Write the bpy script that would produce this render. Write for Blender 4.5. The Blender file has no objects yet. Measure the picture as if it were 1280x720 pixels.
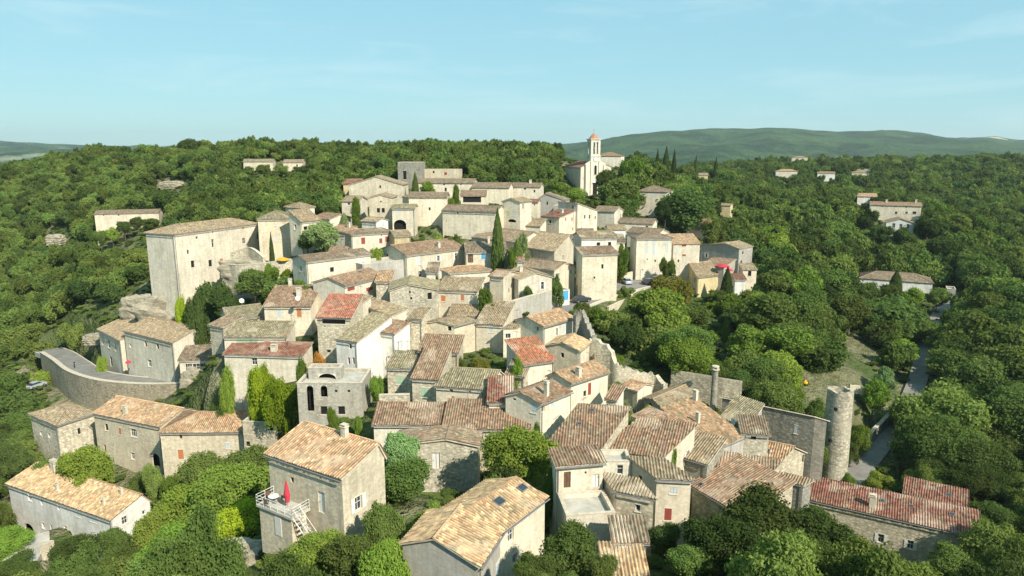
import bpy, math, random
import numpy as np
from mathutils import Vector
from mathutils.bvhtree import BVHTree

R = math.radians
rng = random.Random(7)
scene = bpy.context.scene
COL = scene.collection

# ------------------------------------------------------------------ camera
F = 865.0
PITCH = R(11.25)
CP, SP = math.cos(PITCH), math.sin(PITCH)
CAMZ = 100.0
CAM = Vector((0, 0, CAMZ))


def wp(px, py, Y):
    """world point seen at pixel (px,py) of the 1280x720 photo at ground distance Y"""
    t = (360.0 - py) / F
    z = Y * (t * CP - SP) / (CP + t * SP)
    depth = Y * CP - z * SP
    return Vector(((px - 640.0) / F * depth, Y, CAMZ + z))


def ray(px, py):
    d = Vector((0, CP, -SP)) * F + Vector((px - 640.0, 0, 0)) + Vector((0, SP, CP)) * (360.0 - py)
    return d.normalized()


def proj(p):
    x, y, z = p[0], p[1], p[2] - CAMZ
    depth = y * CP - z * SP
    if depth < 1:
        return None
    return 640 + F * x / depth, 360 - F * (y * SP + z * CP) / depth, depth


def on_plane_z(px, py, z):
    d = ray(px, py)
    t = (z - CAMZ) / d.z
    return CAM + d * t


cam = bpy.data.cameras.new('camera')
cam_o = bpy.data.objects.new('camera', cam)
COL.objects.link(cam_o)
cam_o.location = CAM
cam_o.rotation_euler = (R(90) - PITCH, 0, 0)
cam.sensor_width = 36
cam.lens = F / 1280 * 36
cam.clip_end = 30000
cam.clip_start = 0.5
scene.camera = cam_o

# ------------------------------------------------------------------ node helpers


class NT:
    def __init__(s, name):
        s.m = bpy.data.materials.new(name)
        s.m.use_nodes = True
        s.t = s.m.node_tree
        s.t.nodes.clear()
        s.out = s.n('ShaderNodeOutputMaterial')

    def n(s, typ, **kw):
        nd = s.t.nodes.new(typ)
        for k, v in kw.items():
            setattr(nd, k, v)
        return nd

    def l(s, a, b):
        s.t.links.new(a, b)

    def math(s, op, a, b=None, c=None):
        nd = s.n('ShaderNodeMath', operation=op)
        for i, v in enumerate((a, b, c)):
            if v is None:
                continue
            if isinstance(v, (int, float)):
                nd.inputs[i].default_value = v
            else:
                s.l(v, nd.inputs[i])
        return nd.outputs[0]

    def mix(s, f, a, b, mode='MIX'):
        nd = s.n('ShaderNodeMix', data_type='RGBA', blend_type=mode)
        for i, v in ((0, f), (6, a), (7, b)):
            if isinstance(v, (int, float)):
                nd.inputs[i].default_value = v
            elif isinstance(v, tuple):
                nd.inputs[i].default_value = v if len(v) == 4 else v + (1,)
            else:
                s.l(v, nd.inputs[i])
        return nd.outputs[2]

    def noise(s, vec, scale, detail=3, rough=0.6, dist=0.0):
        nd = s.n('ShaderNodeTexNoise')
        nd.inputs['Scale'].default_value = scale
        nd.inputs['Detail'].default_value = detail
        nd.inputs['Roughness'].default_value = rough
        nd.inputs['Distortion'].default_value = dist
        if vec is not None:
            s.l(vec, nd.inputs['Vector'])
        return nd.outputs[0]

    def mapr(s, v, a, b, c=0.0, d=1.0):
        nd = s.n('ShaderNodeMapRange')
        s.l(v, nd.inputs[0])
        for i, x in enumerate((a, b, c, d)):
            nd.inputs[i + 1].default_value = x
        return nd.outputs[0]

    def vscale(s, vec, x, y, z):
        nd = s.n('ShaderNodeMapping')
        nd.inputs['Scale'].default_value = (x, y, z)
        s.l(vec, nd.inputs['Vector'])
        return nd.outputs[0]

    def bsdf(s, col, rough=0.9, spec=0.2, bump=None, bstr=0.5, bdist=0.05, metal=0.0):
        b = s.n('ShaderNodeBsdfPrincipled')
        b.inputs['Roughness'].default_value = rough
        b.inputs['Specular IOR Level'].default_value = spec
        b.inputs['Metallic'].default_value = metal
        if isinstance(col, tuple):
            b.inputs['Base Color'].default_value = col + (1,)
        else:
            s.l(col, b.inputs['Base Color'])
        if bump is not None:
            bp = s.n('ShaderNodeBump')
            bp.inputs['Strength'].default_value = bstr
            bp.inputs['Distance'].default_value = bdist
            s.l(bump, bp.inputs['Height'])
            s.l(bp.outputs[0], b.inputs['Normal'])
        s.l(b.outputs[0], s.out.inputs[0])
        return b


def plain(name, col, rough=0.7, spec=0.3, metal=0.0, var=0.15, sc=2.0):
    t = NT(name)
    tc = t.n('ShaderNodeTexCoord')
    n = t.noise(tc.outputs['Object'], sc, 4)
    k = t.mapr(n, 0.25, 0.75, 1 - var, 1 + var)
    vm = t.n('ShaderNodeVectorMath', operation='SCALE')
    vm.inputs[0].default_value = col
    t.l(k, vm.inputs['Scale'])
    t.bsdf(vm.outputs[0], rough, spec, metal=metal)
    return t.m


# wall: colour from obj.color, alpha = how much stone shows
def mat_wall():
    t = NT('wall_render')
    tc = t.n('ShaderNodeTexCoord')
    oi = t.n('ShaderNodeObjectInfo')
    ob = tc.outputs['Object']
    # offset per object so no two walls share stains
    off = t.n('ShaderNodeVectorMath', operation='ADD')
    cmb = t.n('ShaderNodeCombineXYZ')
    r100 = t.math('MULTIPLY', oi.outputs['Random'], 100.0)
    t.l(r100, cmb.inputs[0]); t.l(r100, cmb.inputs[1]); t.l(r100, cmb.inputs[2])
    t.l(ob, off.inputs[0]); t.l(cmb.outputs[0], off.inputs[1])
    v = off.outputs[0]
    # rubble stone
    vs = t.vscale(v, 2.3, 2.3, 3.6)
    vor = t.n('ShaderNodeTexVoronoi', feature='F1')
    t.l(vs, vor.inputs['Vector'])
    vor.inputs['Scale'].default_value = 1.0
    sep = t.n('ShaderNodeSeparateColor')
    t.l(vor.outputs['Color'], sep.inputs[0])
    cellv = t.mapr(sep.outputs[0], 0, 1, 0.68, 1.26)
    edge = t.mapr(vor.outputs['Distance'], 0.3, 0.72, 1.0, 0.62)
    stone = t.math('MULTIPLY', cellv, edge)
    patch = t.mapr(t.noise(v, 0.35, 4, 0.65), 0.38, 0.62)
    amt = t.math('MULTIPLY', t.mapr(patch, 0, 1, 0.45, 1.0), oi.outputs['Alpha'])
    stonef = t.math('ADD', t.math('MULTIPLY', t.math('SUBTRACT', stone, 1.0), amt), 1.0)
    # large blotches + vertical streaks
    blot = t.mapr(t.noise(v, 0.22, 5, 0.7), 0.3, 0.7, 0.84, 1.12)
    fine = t.mapr(t.noise(v, 2.2, 5, 0.75), 0.3, 0.7, 0.84, 1.12)
    streak = t.mapr(t.noise(t.vscale(v, 1.6, 1.6, 0.14), 1.0, 4, 0.7), 0.4, 0.75, 1.04, 0.78)
    f = t.math('MULTIPLY', t.math('MULTIPLY', blot, streak), t.math('MULTIPLY', stonef, fine))
    base = t.mix(t.mapr(t.noise(v, 0.5, 3), 0.48, 0.72, 0, 0.34), oi.outputs['Color'], (0.38, 0.32, 0.22))
    base = t.mix(t.mapr(t.noise(v, 0.9, 5, 0.8), 0.6, 0.74, 0, 0.4), base, (0.26, 0.245, 0.20))
    vm = t.n('ShaderNodeVectorMath', operation='SCALE')
    t.l(base, vm.inputs[0]); t.l(f, vm.inputs['Scale'])
    bh = t.math('MULTIPLY', stone, oi.outputs['Alpha'])
    bh = t.math('ADD', bh, t.math('MULTIPLY', fine, 0.6))
    t.bsdf(vm.outputs[0], 0.92, 0.15, bh, 0.55, 0.06)
    return t.m


def mat_roof():
    t = NT('clay_tiles')
    uv = t.n('ShaderNodeUVMap'); uv.uv_map = 'UVMap'
    tc = t.n('ShaderNodeTexCoord')
    oi = t.n('ShaderNodeObjectInfo')
    s = t.n('ShaderNodeSeparateXYZ'); t.l(uv.outputs[0], s.inputs[0])
    cu = t.math('FLOOR', t.math('DIVIDE', s.outputs[0], 0.33))
    vv = t.math('DIVIDE', s.outputs[1], 0.42)
    vv = t.math('ADD', vv, t.math('MULTIPLY', t.math('MODULO', cu, 2.0), 0.37))
    cv = t.math('FLOOR', vv)
    cmb = t.n('ShaderNodeCombineXYZ')
    t.l(cu, cmb.inputs[0]); t.l(cv, cmb.inputs[1]); t.l(t.math('MULTIPLY', oi.outputs['Random'], 50.0), cmb.inputs[2])
    wn = t.n('ShaderNodeTexWhiteNoise', noise_dimensions='3D')
    t.l(cmb.outputs[0], wn.inputs['Vector'])
    sc = t.n('ShaderNodeSeparateColor'); t.l(wn.outputs['Color'], sc.inputs[0])
    base = oi.outputs['Color']
    # some tiles redder, some pale
    c = t.mix(t.mapr(sc.outputs[0], 0.75, 0.97, 0, 0.45), base, (0.34, 0.15, 0.08))
    pale = t.n('ShaderNodeVectorMath', operation='MULTIPLY_ADD')
    t.l(base, pale.inputs[0]); pale.inputs[1].default_value = (1.55, 1.6, 1.5); pale.inputs[2].default_value = (.03, .03, .02)
    c = t.mix(t.mapr(sc.outputs[1], 0.66, 0.95, 0, 0.7), c, pale.outputs[0])
    val = t.mapr(sc.outputs[2], 0, 1, 0.66, 1.25)
    # lichen / weathering in patches (object space)
    off = t.n('ShaderNodeVectorMath', operation='ADD')
    cb = t.n('ShaderNodeCombineXYZ')
    r100 = t.math('MULTIPLY', oi.outputs['Random'], 90.0)
    for i in range(3):
        t.l(r100, cb.inputs[i])
    t.l(tc.outputs['Object'], off.inputs[0]); t.l(cb.outputs[0], off.inputs[1])
    v = off.outputs[0]
    li = t.mapr(t.noise(v, 0.7, 6, 0.75), 0.47, 0.66, 0, 0.75)
    c = t.mix(li, c, (0.27, 0.235, 0.15))
    dk = t.mapr(t.noise(v, 0.33, 5, 0.7), 0.5, 0.72, 0, 0.6)
    dk = t.math('MULTIPLY', dk, oi.outputs['Alpha'])
    c = t.mix(dk, c, (0.15, 0.115, 0.08))
    rd = t.mapr(t.noise(v, 0.45, 4, 0.6, 0.5), 0.6, 0.74, 0, 0.4)
    c = t.mix(rd, c, (0.40, 0.19, 0.10))
    # darker in the gaps between the cover tiles
    ph = t.math('COSINE', t.math('MULTIPLY', s.outputs[0], 2 * math.pi / 0.33))
    ch = t.mapr(ph, -1.0, 0.1, 0.45, 1.05)
    f = t.math('MULTIPLY', t.math('MULTIPLY', val, ch), t.mapr(t.noise(v, 5.0, 3), 0.3, 0.7, 0.85, 1.15))
    vm = t.n('ShaderNodeVectorMath', operation='SCALE')
    t.l(c, vm.inputs[0]); t.l(f, vm.inputs['Scale'])
    fr = t.math('FRACT', vv)
    h = t.math('ADD', t.math('MULTIPLY', fr, -0.6), t.math('MULTIPLY', sc.outputs[2], 0.5))
    t.bsdf(vm.outputs[0], 0.88, 0.2, h, 0.6, 0.05)
    return t.m


def mat_leaf(name, c1, c2, trans=0.32, obj_col=False):
    t = NT(name)
    tc = t.n('ShaderNodeTexCoord')
    oi = t.n('ShaderNodeObjectInfo')
    geo = t.n('ShaderNodeNewGeometry')
    n = t.noise(tc.outputs['Object'], 2.8, 3, 0.7)
    a = t.mapr(n, 0.35, 0.65)
    a = t.math('ADD', t.math('MULTIPLY', a, 0.55), t.math('MULTIPLY', geo.outputs['Random Per Island'], 0.45))
    c = t.mix(a, c1, c2)
    r = oi.outputs['Random']
    wn = t.n('ShaderNodeTexWhiteNoise', noise_dimensions='1D')
    t.l(r, wn.inputs['W'])
    k = t.mapr(wn.outputs['Value'], 0, 1, 0.60, 1.30)
    hue = t.mapr(r, 0, 1, 0.476, 0.514)
    hs = t.n('ShaderNodeHueSaturation')
    t.l(hue, hs.inputs['Hue']); hs.inputs['Saturation'].default_value = 0.98
    t.l(k, hs.inputs['Value']); t.l(c, hs.inputs['Color'])
    c = hs.outputs[0]
    if obj_col:
        c = t.mix(1.0, c, oi.outputs['Color'], 'MULTIPLY')
    d = t.n('ShaderNodeBsdfDiffuse'); t.l(c, d.inputs[0]); d.inputs['Roughness'].default_value = 0.5
    tr = t.n('ShaderNodeBsdfTranslucent')
    t.l(t.mix(1.0, c, (1.2, 1.25, 0.6), 'MULTIPLY'), tr.inputs[0])
    mx = t.n('ShaderNodeMixShader'); mx.inputs[0].default_value = trans
    t.l(d.outputs[0], mx.inputs[1]); t.l(tr.outputs[0], mx.inputs[2])
    t.l(mx.outputs[0], t.out.inputs[0])
    return t.m


M = {}
M['wall'] = mat_wall()
M['roof'] = mat_roof()
M['leaf'] = mat_leaf('foliage', (0.084, 0.130, 0.030), (0.200, 0.272, 0.066), 0.36, True)
M['leafA'] = mat_leaf('foliage_oak', (0.066, 0.108, 0.024), (0.168, 0.232, 0.055))
M['leafB'] = mat_leaf('foliage_light', (0.090, 0.142, 0.030), (0.212, 0.285, 0.068))
M['leafC'] = mat_leaf('foliage_dark', (0.050, 0.090, 0.025), (0.122, 0.178, 0.050))
M['bark'] = plain('bark', (0.13, 0.10, 0.075), 0.95, 0.1, var=0.4, sc=6)
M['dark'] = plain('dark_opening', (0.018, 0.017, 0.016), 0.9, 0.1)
M['glass'] = plain('window_glass', (0.035, 0.042, 0.05), 0.12, 0.6)
M['white'] = plain('white_paint', (0.64, 0.62, 0.57), 0.6, 0.3, var=0.12)
M['surround'] = plain('dressed_stone', (0.60, 0.55, 0.44), 0.9, 0.1, var=0.2)
M['red'] = plain('red_paint', (0.27, 0.06, 0.045), 0.7, 0.2)
M['blue'] = plain('blue_paint', (0.08, 0.30, 0.50), 0.7, 0.2)
M['lblue'] = plain('pale_blue_paint', (0.46, 0.50, 0.50), 0.7, 0.2)
M['green'] = plain('pale_green_paint', (0.33, 0.44, 0.30), 0.7, 0.2)
M['orange'] = plain('orange_paint', (0.44, 0.17, 0.07), 0.7, 0.2)
M['brown'] = plain('brown_wood', (0.14, 0.08, 0.045), 0.8, 0.2, var=0.3)
M['metal'] = plain('galvanised_metal', (0.45, 0.45, 0.44), 0.4, 0.5, 0.8)
M['zinc'] = plain('zinc_gutter', (0.16, 0.155, 0.15), 0.6, 0.4)
M['pinkred'] = plain('red_canvas', (0.48, 0.045, 0.07), 0.8, 0.1)
M['yellow'] = plain('yellow_canvas', (0.62, 0.32, 0.04), 0.8, 0.1)
M['concrete'] = plain('concrete', (0.42, 0.39, 0.33), 0.95, 0.1, var=0.25, sc=0.8)
M['mortar'] = plain('mortar', (0.50, 0.43, 0.33), 0.95, 0.1, var=0.25)


DRY = [(wp(1010, 482, 127).x, 127, 7), (wp(1045, 458, 141).x, 141, 8), (wp(1065, 500, 124).x, 124, 4), (wp(250, 640, 84).x, 84, 1.5), (wp(1075, 432, 168).x, 168, 6), (wp(45, 690, 88).x, 88, 4)]


def mat_ground():
    t = NT('terrain')
    g = t.n('ShaderNodeNewGeometry')
    p = g.outputs['Position']
    n1 = t.noise(p, 0.05, 5, 0.65)
    n2 = t.noise(p, 0.4, 5, 0.7)
    n3 = t.noise(p, 0.012, 5, 0.6)
    grass = t.mix(t.mapr(n2, 0.35, 0.65), (0.070, 0.105, 0.030), (0.150, 0.165, 0.060))
    scrub = t.mix(t.mapr(n2, 0.3, 0.7), (0.045, 0.072, 0.022), (0.095, 0.125, 0.040))
    dry = t.mix(t.mapr(n2, 0.35, 0.65), (0.25, 0.20, 0.12), (0.42, 0.36, 0.25))
    c = t.mix(t.mapr(n1, 0.48, 0.62), grass, dry)
    sep = t.n('ShaderNodeSeparateXYZ'); t.l(p, sep.inputs[0])
    for (cx, cyy, rad) in DRY:
        dn = t.n('ShaderNodeVectorMath', operation='DISTANCE'); sc2 = t.n('ShaderNodeCombineXYZ'); t.l(sep.outputs[0], sc2.inputs[0]); t.l(sep.outputs[1], sc2.inputs[1])
        t.l(sc2.outputs[0], dn.inputs[0]); dn.inputs[1].default_value = (cx, cyy, 0)
        dd = t.math('ADD', dn.outputs['Value'], t.math('MULTIPLY', n2, 5.0))
        c = t.mix(t.mapr(dd, rad + 3.5, rad, 0, .9), c, dry)
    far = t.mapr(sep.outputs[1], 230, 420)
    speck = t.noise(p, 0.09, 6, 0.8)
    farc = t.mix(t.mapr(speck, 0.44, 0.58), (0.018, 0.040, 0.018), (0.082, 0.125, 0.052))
    farc = t.mix(t.mapr(t.noise(p, 0.006, 6, 0.7), 0.55, 0.68, 0, 0.5), farc, (0.10, 0.115, 0.05))
    bare = t.mapr(t.noise(p, 0.0035, 8, 0.72), 0.66, 0.71)
    lft = t.math('MULTIPLY', t.mapr(sep.outputs[0], -900, -1300), t.mapr(sep.outputs[1], 1500, 2200))
    bare2 = t.math('MULTIPLY', t.mapr(t.noise(p, 0.006, 7, 0.75), 0.54, 0.60, 0, 0.55), lft)
    farc = t.mix(t.math('MAXIMUM', bare, bare2), farc, (0.36, 0.34, 0.27))
    qd = t.n('ShaderNodeVectorMath', operation='DISTANCE'); qs = t.n('ShaderNodeCombineXYZ'); t.l(t.math('MULTIPLY', sep.outputs[0], 0.35), qs.inputs[0]); t.l(t.math('MULTIPLY', sep.outputs[1], 0.35), qs.inputs[1])
    t.l(qs.outputs[0], qd.inputs[0]); qd.inputs[1].default_value = (2330 * .35, 3480 * .35, 0)
    farc = t.mix(t.math('MULTIPLY', t.mapr(qd.outputs['Value'], 75, 45), t.mapr(t.noise(p, 0.012, 5, 0.7), 0.48, 0.56)), farc, (0.42, 0.36, 0.27))
    c = t.mix(t.math('MAXIMUM', far, t.mapr(n3, 0.45, 0.55, 0, 0.6)), c, t.mix(far, scrub, farc))
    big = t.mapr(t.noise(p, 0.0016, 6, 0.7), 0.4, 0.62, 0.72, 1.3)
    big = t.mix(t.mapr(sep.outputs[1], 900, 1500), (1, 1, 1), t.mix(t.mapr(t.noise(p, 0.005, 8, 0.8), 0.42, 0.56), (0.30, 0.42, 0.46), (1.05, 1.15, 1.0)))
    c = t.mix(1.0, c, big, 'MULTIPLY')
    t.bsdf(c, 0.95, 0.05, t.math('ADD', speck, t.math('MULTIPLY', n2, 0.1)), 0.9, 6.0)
    return t.m


def mat_rock():
    t = NT('limestone_rock')
    g = t.n('ShaderNodeNewGeometry')
    p = g.outputs['Position']
    n1 = t.noise(p, 0.25, 7, 0.75)
    n2 = t.noise(t.vscale(p, 0.6, 0.6, 2.0), 1.0, 6, 0.75)
    c = t.mix(t.mapr(n2, 0.3, 0.7), (0.22, 0.19, 0.135), (0.50, 0.44, 0.33))
    c = t.mix(t.mapr(n1, 0.52, 0.66, 0, 0.8), c, (0.17, 0.16, 0.12))
    t.bsdf(c, 0.95, 0.1, t.math('ADD', n2, n1), 1.0, 0.5)
    return t.m


def mat_asphalt():
    t = NT('asphalt')
    g = t.n('ShaderNodeNewGeometry')
    n = t.noise(g.outputs['Position'], 0.35, 6, 0.7)
    c = t.mix(t.mapr(n, 0.3, 0.7), (0.15, 0.14, 0.125), (0.27, 0.25, 0.22))
    t.bsdf(c, 0.9, 0.2)
    return t.m


M['ground'] = mat_ground()
M['rock'] = mat_rock()
M['asphalt'] = mat_asphalt()

# ------------------------------------------------------------------ object helpers


def tag(o, label=None, cat=None, group=None, kind=None):
    if label: o['label'] = label
    if cat: o['category'] = cat
    if group: o['group'] = group
    if kind: o['kind'] = kind
    return o


class MB:
    """collects faces; several materials allowed"""

    def __init__(s):
        s.v = []; s.f = []; s.mi = []; s.mats = []

    def _m(s, m):
        if m not in s.mats:
            s.mats.append(m)
        return s.mats.index(m)

    def face(s, pts, m):
        i = len(s.v)
        s.v.extend([tuple(p) for p in pts])
        s.f.append(tuple(range(i, i + len(pts))))
        s.mi.append(s._m(m))

    def prism(s, base, top, m):
        """base, top: equal-length loops"""
        n = len(base)
        i = len(s.v)
        s.v.extend([tuple(p) for p in base]); s.v.extend([tuple(p) for p in top])
        k = s._m(m)
        s.f.append(tuple(range(i + n - 1, i - 1, -1))); s.mi.append(k)
        s.f.append(tuple(range(i + n, i + 2 * n))); s.mi.append(k)
        for a in range(n):
            b = (a + 1) % n
            s.f.append((i + a, i + b, i + n + b, i + n + a)); s.mi.append(k)

    def box(s, o, ex, ey, ez, m):
        """o corner, three edge vectors"""
        o = Vector(o); ex = Vector(ex); ey = Vector(ey); ez = Vector(ez)
        s.prism([o, o + ex, o + ex + ey, o + ey], [o + ez, o + ex + ez, o + ex + ey + ez, o + ey + ez], m)

    def cbox(s, c, sx, sy, sz, m, yaw=0):
        e1 = Vector((math.cos(yaw), math.sin(yaw), 0)) * sx
        e2 = Vector((-math.sin(yaw), math.cos(yaw), 0)) * sy
        s.box(Vector(c) - e1 / 2 - e2 / 2, e1, e2, (0, 0, sz), m)

    def tube(s, a, b, r0, r1, m, n=6):
        a = Vector(a); b = Vector(b); d = (b - a).normalized()
        x = d.orthogonal().normalized(); y = d.cross(x)
        l0 = [a + (x * math.cos(2 * math.pi * k / n) + y * math.sin(2 * math.pi * k / n)) * r0 for k in range(n)]
        l1 = [b + (x * math.cos(2 * math.pi * k / n) + y * math.sin(2 * math.pi * k / n)) * r1 for k in range(n)]
        s.prism(l0, l1, m)

    def build(s, name, parent=None, loc=None, smooth=False):
        me = bpy.data.meshes.new(name)
        me.from_pydata(s.v, [], s.f)
        for m in s.mats:
            me.materials.append(m)
        me.polygons.foreach_set('material_index', s.mi)
        if smooth:
            me.polygons.foreach_set('use_smooth', [True] * len(s.f))
        me.validate()
        me.update()
        o = bpy.data.objects.new(name, me)
        COL.objects.link(o)
        if parent is not None:
            o.parent = parent
        if loc is not None:
            o.location = loc
        return o


def empty(name, loc, rz=0.0):
    o = bpy.data.objects.new(name, None)
    o.empty_display_size = 0.5
    COL.objects.link(o)
    o.location = loc
    o.rotation_euler = (0, 0, rz)
    return o


# ------------------------------------------------------------------ value noise
_rs = np.random.RandomState(11)
_TAB = _rs.rand(256, 256)


def vnoise(x, y):
    xi = np.floor(x).astype(int); yi = np.floor(y).astype(int)
    fx = x - xi; fy = y - yi
    fx = fx * fx * (3 - 2 * fx); fy = fy * fy * (3 - 2 * fy)
    a = _TAB[xi & 255, yi & 255]; b = _TAB[(xi + 1) & 255, yi & 255]
    c = _TAB[xi & 255, (yi + 1) & 255]; d = _TAB[(xi + 1) & 255, (yi + 1) & 255]
    return (a * (1 - fx) + b * fx) * (1 - fy) + (c * (1 - fx) + d * fx) * fy - 0.5


def fbm(x, y, s, o=4):
    r = 0; a = 1.0
    for k in range(o):
        r = r + a * vnoise(x / s + 17 * k, y / s + 31 * k)
        s *= 0.5; a *= 0.5
    return r
# ------------------------------------------------------------------ houses: plan first, mesh later
WC = {'Q': (0.42, 0.39, 0.325, 0.5), 'W': (0.66, 0.59, 0.46, 0.28), 'P': (0.70, 0.67, 0.60, 0.05), 'C': (0.60, 0.525, 0.39, 0.42), 'S': (0.56, 0.495, 0.37, 0.95),
      'G': (0.30, 0.28, 0.23, 0.9), 'K': (0.40, 0.375, 0.325, 0.2), 'Y': (0.56, 0.47, 0.27, 0.3)}
RC = {'T': (0.27, 0.205, 0.13, 0.6), 'B': (0.195, 0.145, 0.10, 0.8), 'O': (0.40, 0.25, 0.145, 0.25), 'R': (0.20, 0.082, 0.058, 0.3),
      'Y': (0.47, 0.315, 0.175, 0.0), 'G': (0.235, 0.205, 0.125, 0.7), 'M': (0.245, 0.155, 0.10, 0.6), 'K': (0.20, 0.165, 0.12, 0.5), 'V': (0.42, 0.16, 0.085, 0.3), 'Z': (0.36, 0.13, 0.085, 0.1)}
HOUSES = []
DOWN = 1.0


def H(key, label, N, D, L, Rr, h, roof='GL', wc='W', rc='T', s=0.30, a=None, f=0.5, win='', sky='', ch='', root=None, cat='house',
      auto=True, group=None, vis=True):
    P = wp(N[0], N[1], D)
    z = P.z

    def col(P, u, px):
        k = (px - 640.0) / F
        dep = P.y * CP - (z - CAMZ) * SP
        return (k * dep - P.x) / (u[0] - k * u[1] * CP)
    uL = uR = None
    if a is None and D >= 195:
        a = 10 if P.x < 100 else -6
    if a is not None:      # turn of the left face, relative to the line of sight
        aa = math.degrees(math.atan2(P.x, P.y)) + a
        uL = (-math.cos(R(aa)), math.sin(R(aa))); uR = (math.sin(R(aa)), math.cos(R(aa)))
        if a is not None and not isinstance(Rr, tuple) and Rr > 0 and a < 12: Rr = -8
    else:
        if isinstance(L, tuple):
            q = on_plane_z(L[0], L[1], z) - P
            uL = (q.x / q.length, q.y / q.length); lL = q.length
        if isinstance(Rr, tuple):
            q = on_plane_z(Rr[0], Rr[1], z) - P
            uR = (q.x / q.length, q.y / q.length); lR = q.length
        if uL is None and uR is None:
            uL = (-1.0, 0.0); uR = (0.0, 1.0)
        if uL is None: uL = (-uR[1], uR[0])
        if uR is None: uR = (uL[1], -uL[0])

    def ln(v, u):
        if isinstance(v, tuple):
            if a is None:
                q = on_plane_z(v[0], v[1], z) - P
                return q.length
            return col(P, u, v[0])
        if v < 0: return -v
        return col(P, u, v)
    lL = ln(L, uL); lR = ln(Rr, uR)
    HOUSES.append(dict(key=key, label=label, P=P, uL=Vector((uL[0], uL[1], 0)), uR=Vector((uR[0], uR[1], 0)), lL=lL, lR=lR, h=h,
                       roof=roof, wc=WC[wc], rc=RC[rc], s=s, f=f, win=win, sky=sky, ch=ch, root=root, cat=cat, auto=auto, D=D,
                       group=group, N=N))
    if not (1.0 < lL < 45 and 1.0 < lR < 45):
        print('DIM?', key, round(lL, 1), round(lR, 1))


def roof_planes(hh):
    """planes as (polygon in (p,q), height function coeffs (c, cp, cq), eave axis) ; walls' heights"""
    lL, lR, s, f, o = hh['lL'], hh['lR'], hh['s'], hh['f'], 0.30
    T = hh['roof']
    h = 0.0
    out = []; ridges = []
    if T == 'GL':      # ridge along p, at q = f*lR
        qm = f * lR; zr = s * min(qm, 1e9)
        s2 = zr / max(lR - qm, 0.01)
        out.append(([(-o, -o), (lL + o, -o), (lL + o, qm), (-o, qm)], (0, 0, s), 'p'))
        if lR - qm > 0.3:
            out.append(([(-o, qm), (lL + o, qm), (lL + o, lR + o), (-o, lR + o)], (zr + s2 * qm, 0, -s2), 'p'))
        ridges.append(((-o, qm, zr), (lL + o, qm, zr)))
    elif T == 'GR':
        pm = f * lL; zr = s * pm; s2 = zr / max(lL - pm, 0.01)
        out.append(([(-o, -o), (pm, -o), (pm, lR + o), (-o, lR + o)], (0, s, 0), 'q'))
        if lL - pm > 0.3:
            out.append(([(pm, -o), (lL + o, -o), (lL + o, lR + o), (pm, lR + o)], (zr + s2 * pm, -s2, 0), 'q'))
        ridges.append(((pm, -o, zr), (pm, lR + o, zr)))
    elif T == 'SL':
        out.append(([(-o, -o), (lL + o, -o), (lL + o, lR + o), (-o, lR + o)], (0, 0, s), 'p'))
    elif T == 'SR':
        out.append(([(-o, -o), (lL + o, -o), (lL + o, lR + o), (-o, lR + o)], (0, s, 0), 'q'))
    elif T == 'BL':
        out.append(([(-o, -o), (lL + o, -o), (lL + o, lR + o), (-o, lR + o)], (0, 0, -s), 'p'))
    elif T == 'BR':
        out.append(([(-o, -o), (lL + o, -o), (lL + o, lR + o), (-o, lR + o)], (0, -s, 0), 'q'))
    elif T in ('HL', 'HR'):
        if T == 'HL':
            half = min(lR / 2, lL / 2 - 0.01)
            qm = lR / 2; sp = s * qm / half
            A = (half, qm); B = (lL - half, qm)
        else:
            half = min(lL / 2, lR / 2 - 0.01)
            A = (lL / 2, half); B = (lL / 2, lR - half)
        c00 = (-o, -o); c10 = (lL + o, -o); c11 = (lL + o, lR + o); c01 = (-o, lR + o)
        if T == 'HL':
            out.append(([c00, c10, B, A], (0, 0, s), 'p'))
            out.append(([c01, c11, B, A], (s * lR, 0, -s), 'p'))
            out.append(([c00, c01, A], (0, sp, 0), 'q'))
            out.append(([c10, c11, B], (sp * lL, -sp, 0), 'q'))
            zr = s * qm
            ridges.append(((A[0], A[1], zr), (B[0], B[1], zr)))
            for c, X in ((c00, A), (c01, A), (c10, B), (c11, B)):
                ridges.append(((c[0], c[1], -s * o), (X[0], X[1], zr)))
        else:
            pm = lL / 2; sp = s * pm / half
            out.append(([c00, c01, B, A], (0, s, 0), 'q'))
            out.append(([c10, c11, B, A], (s * lL, -s, 0), 'q'))
            out.append(([c00, c10, A], (0, 0, sp), 'p'))
            out.append(([c01, c11, B], (sp * lR, 0, -sp), 'p'))
            zr = s * pm
            ridges.append(((A[0], A[1], zr), (B[0], B[1], zr)))
            for c, X in ((c00, A), (c10, A), (c01, B), (c11, B)):
                ridges.append(((c[0], c[1], -s * o), (X[0], X[1], zr)))
    return out, ridges


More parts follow.
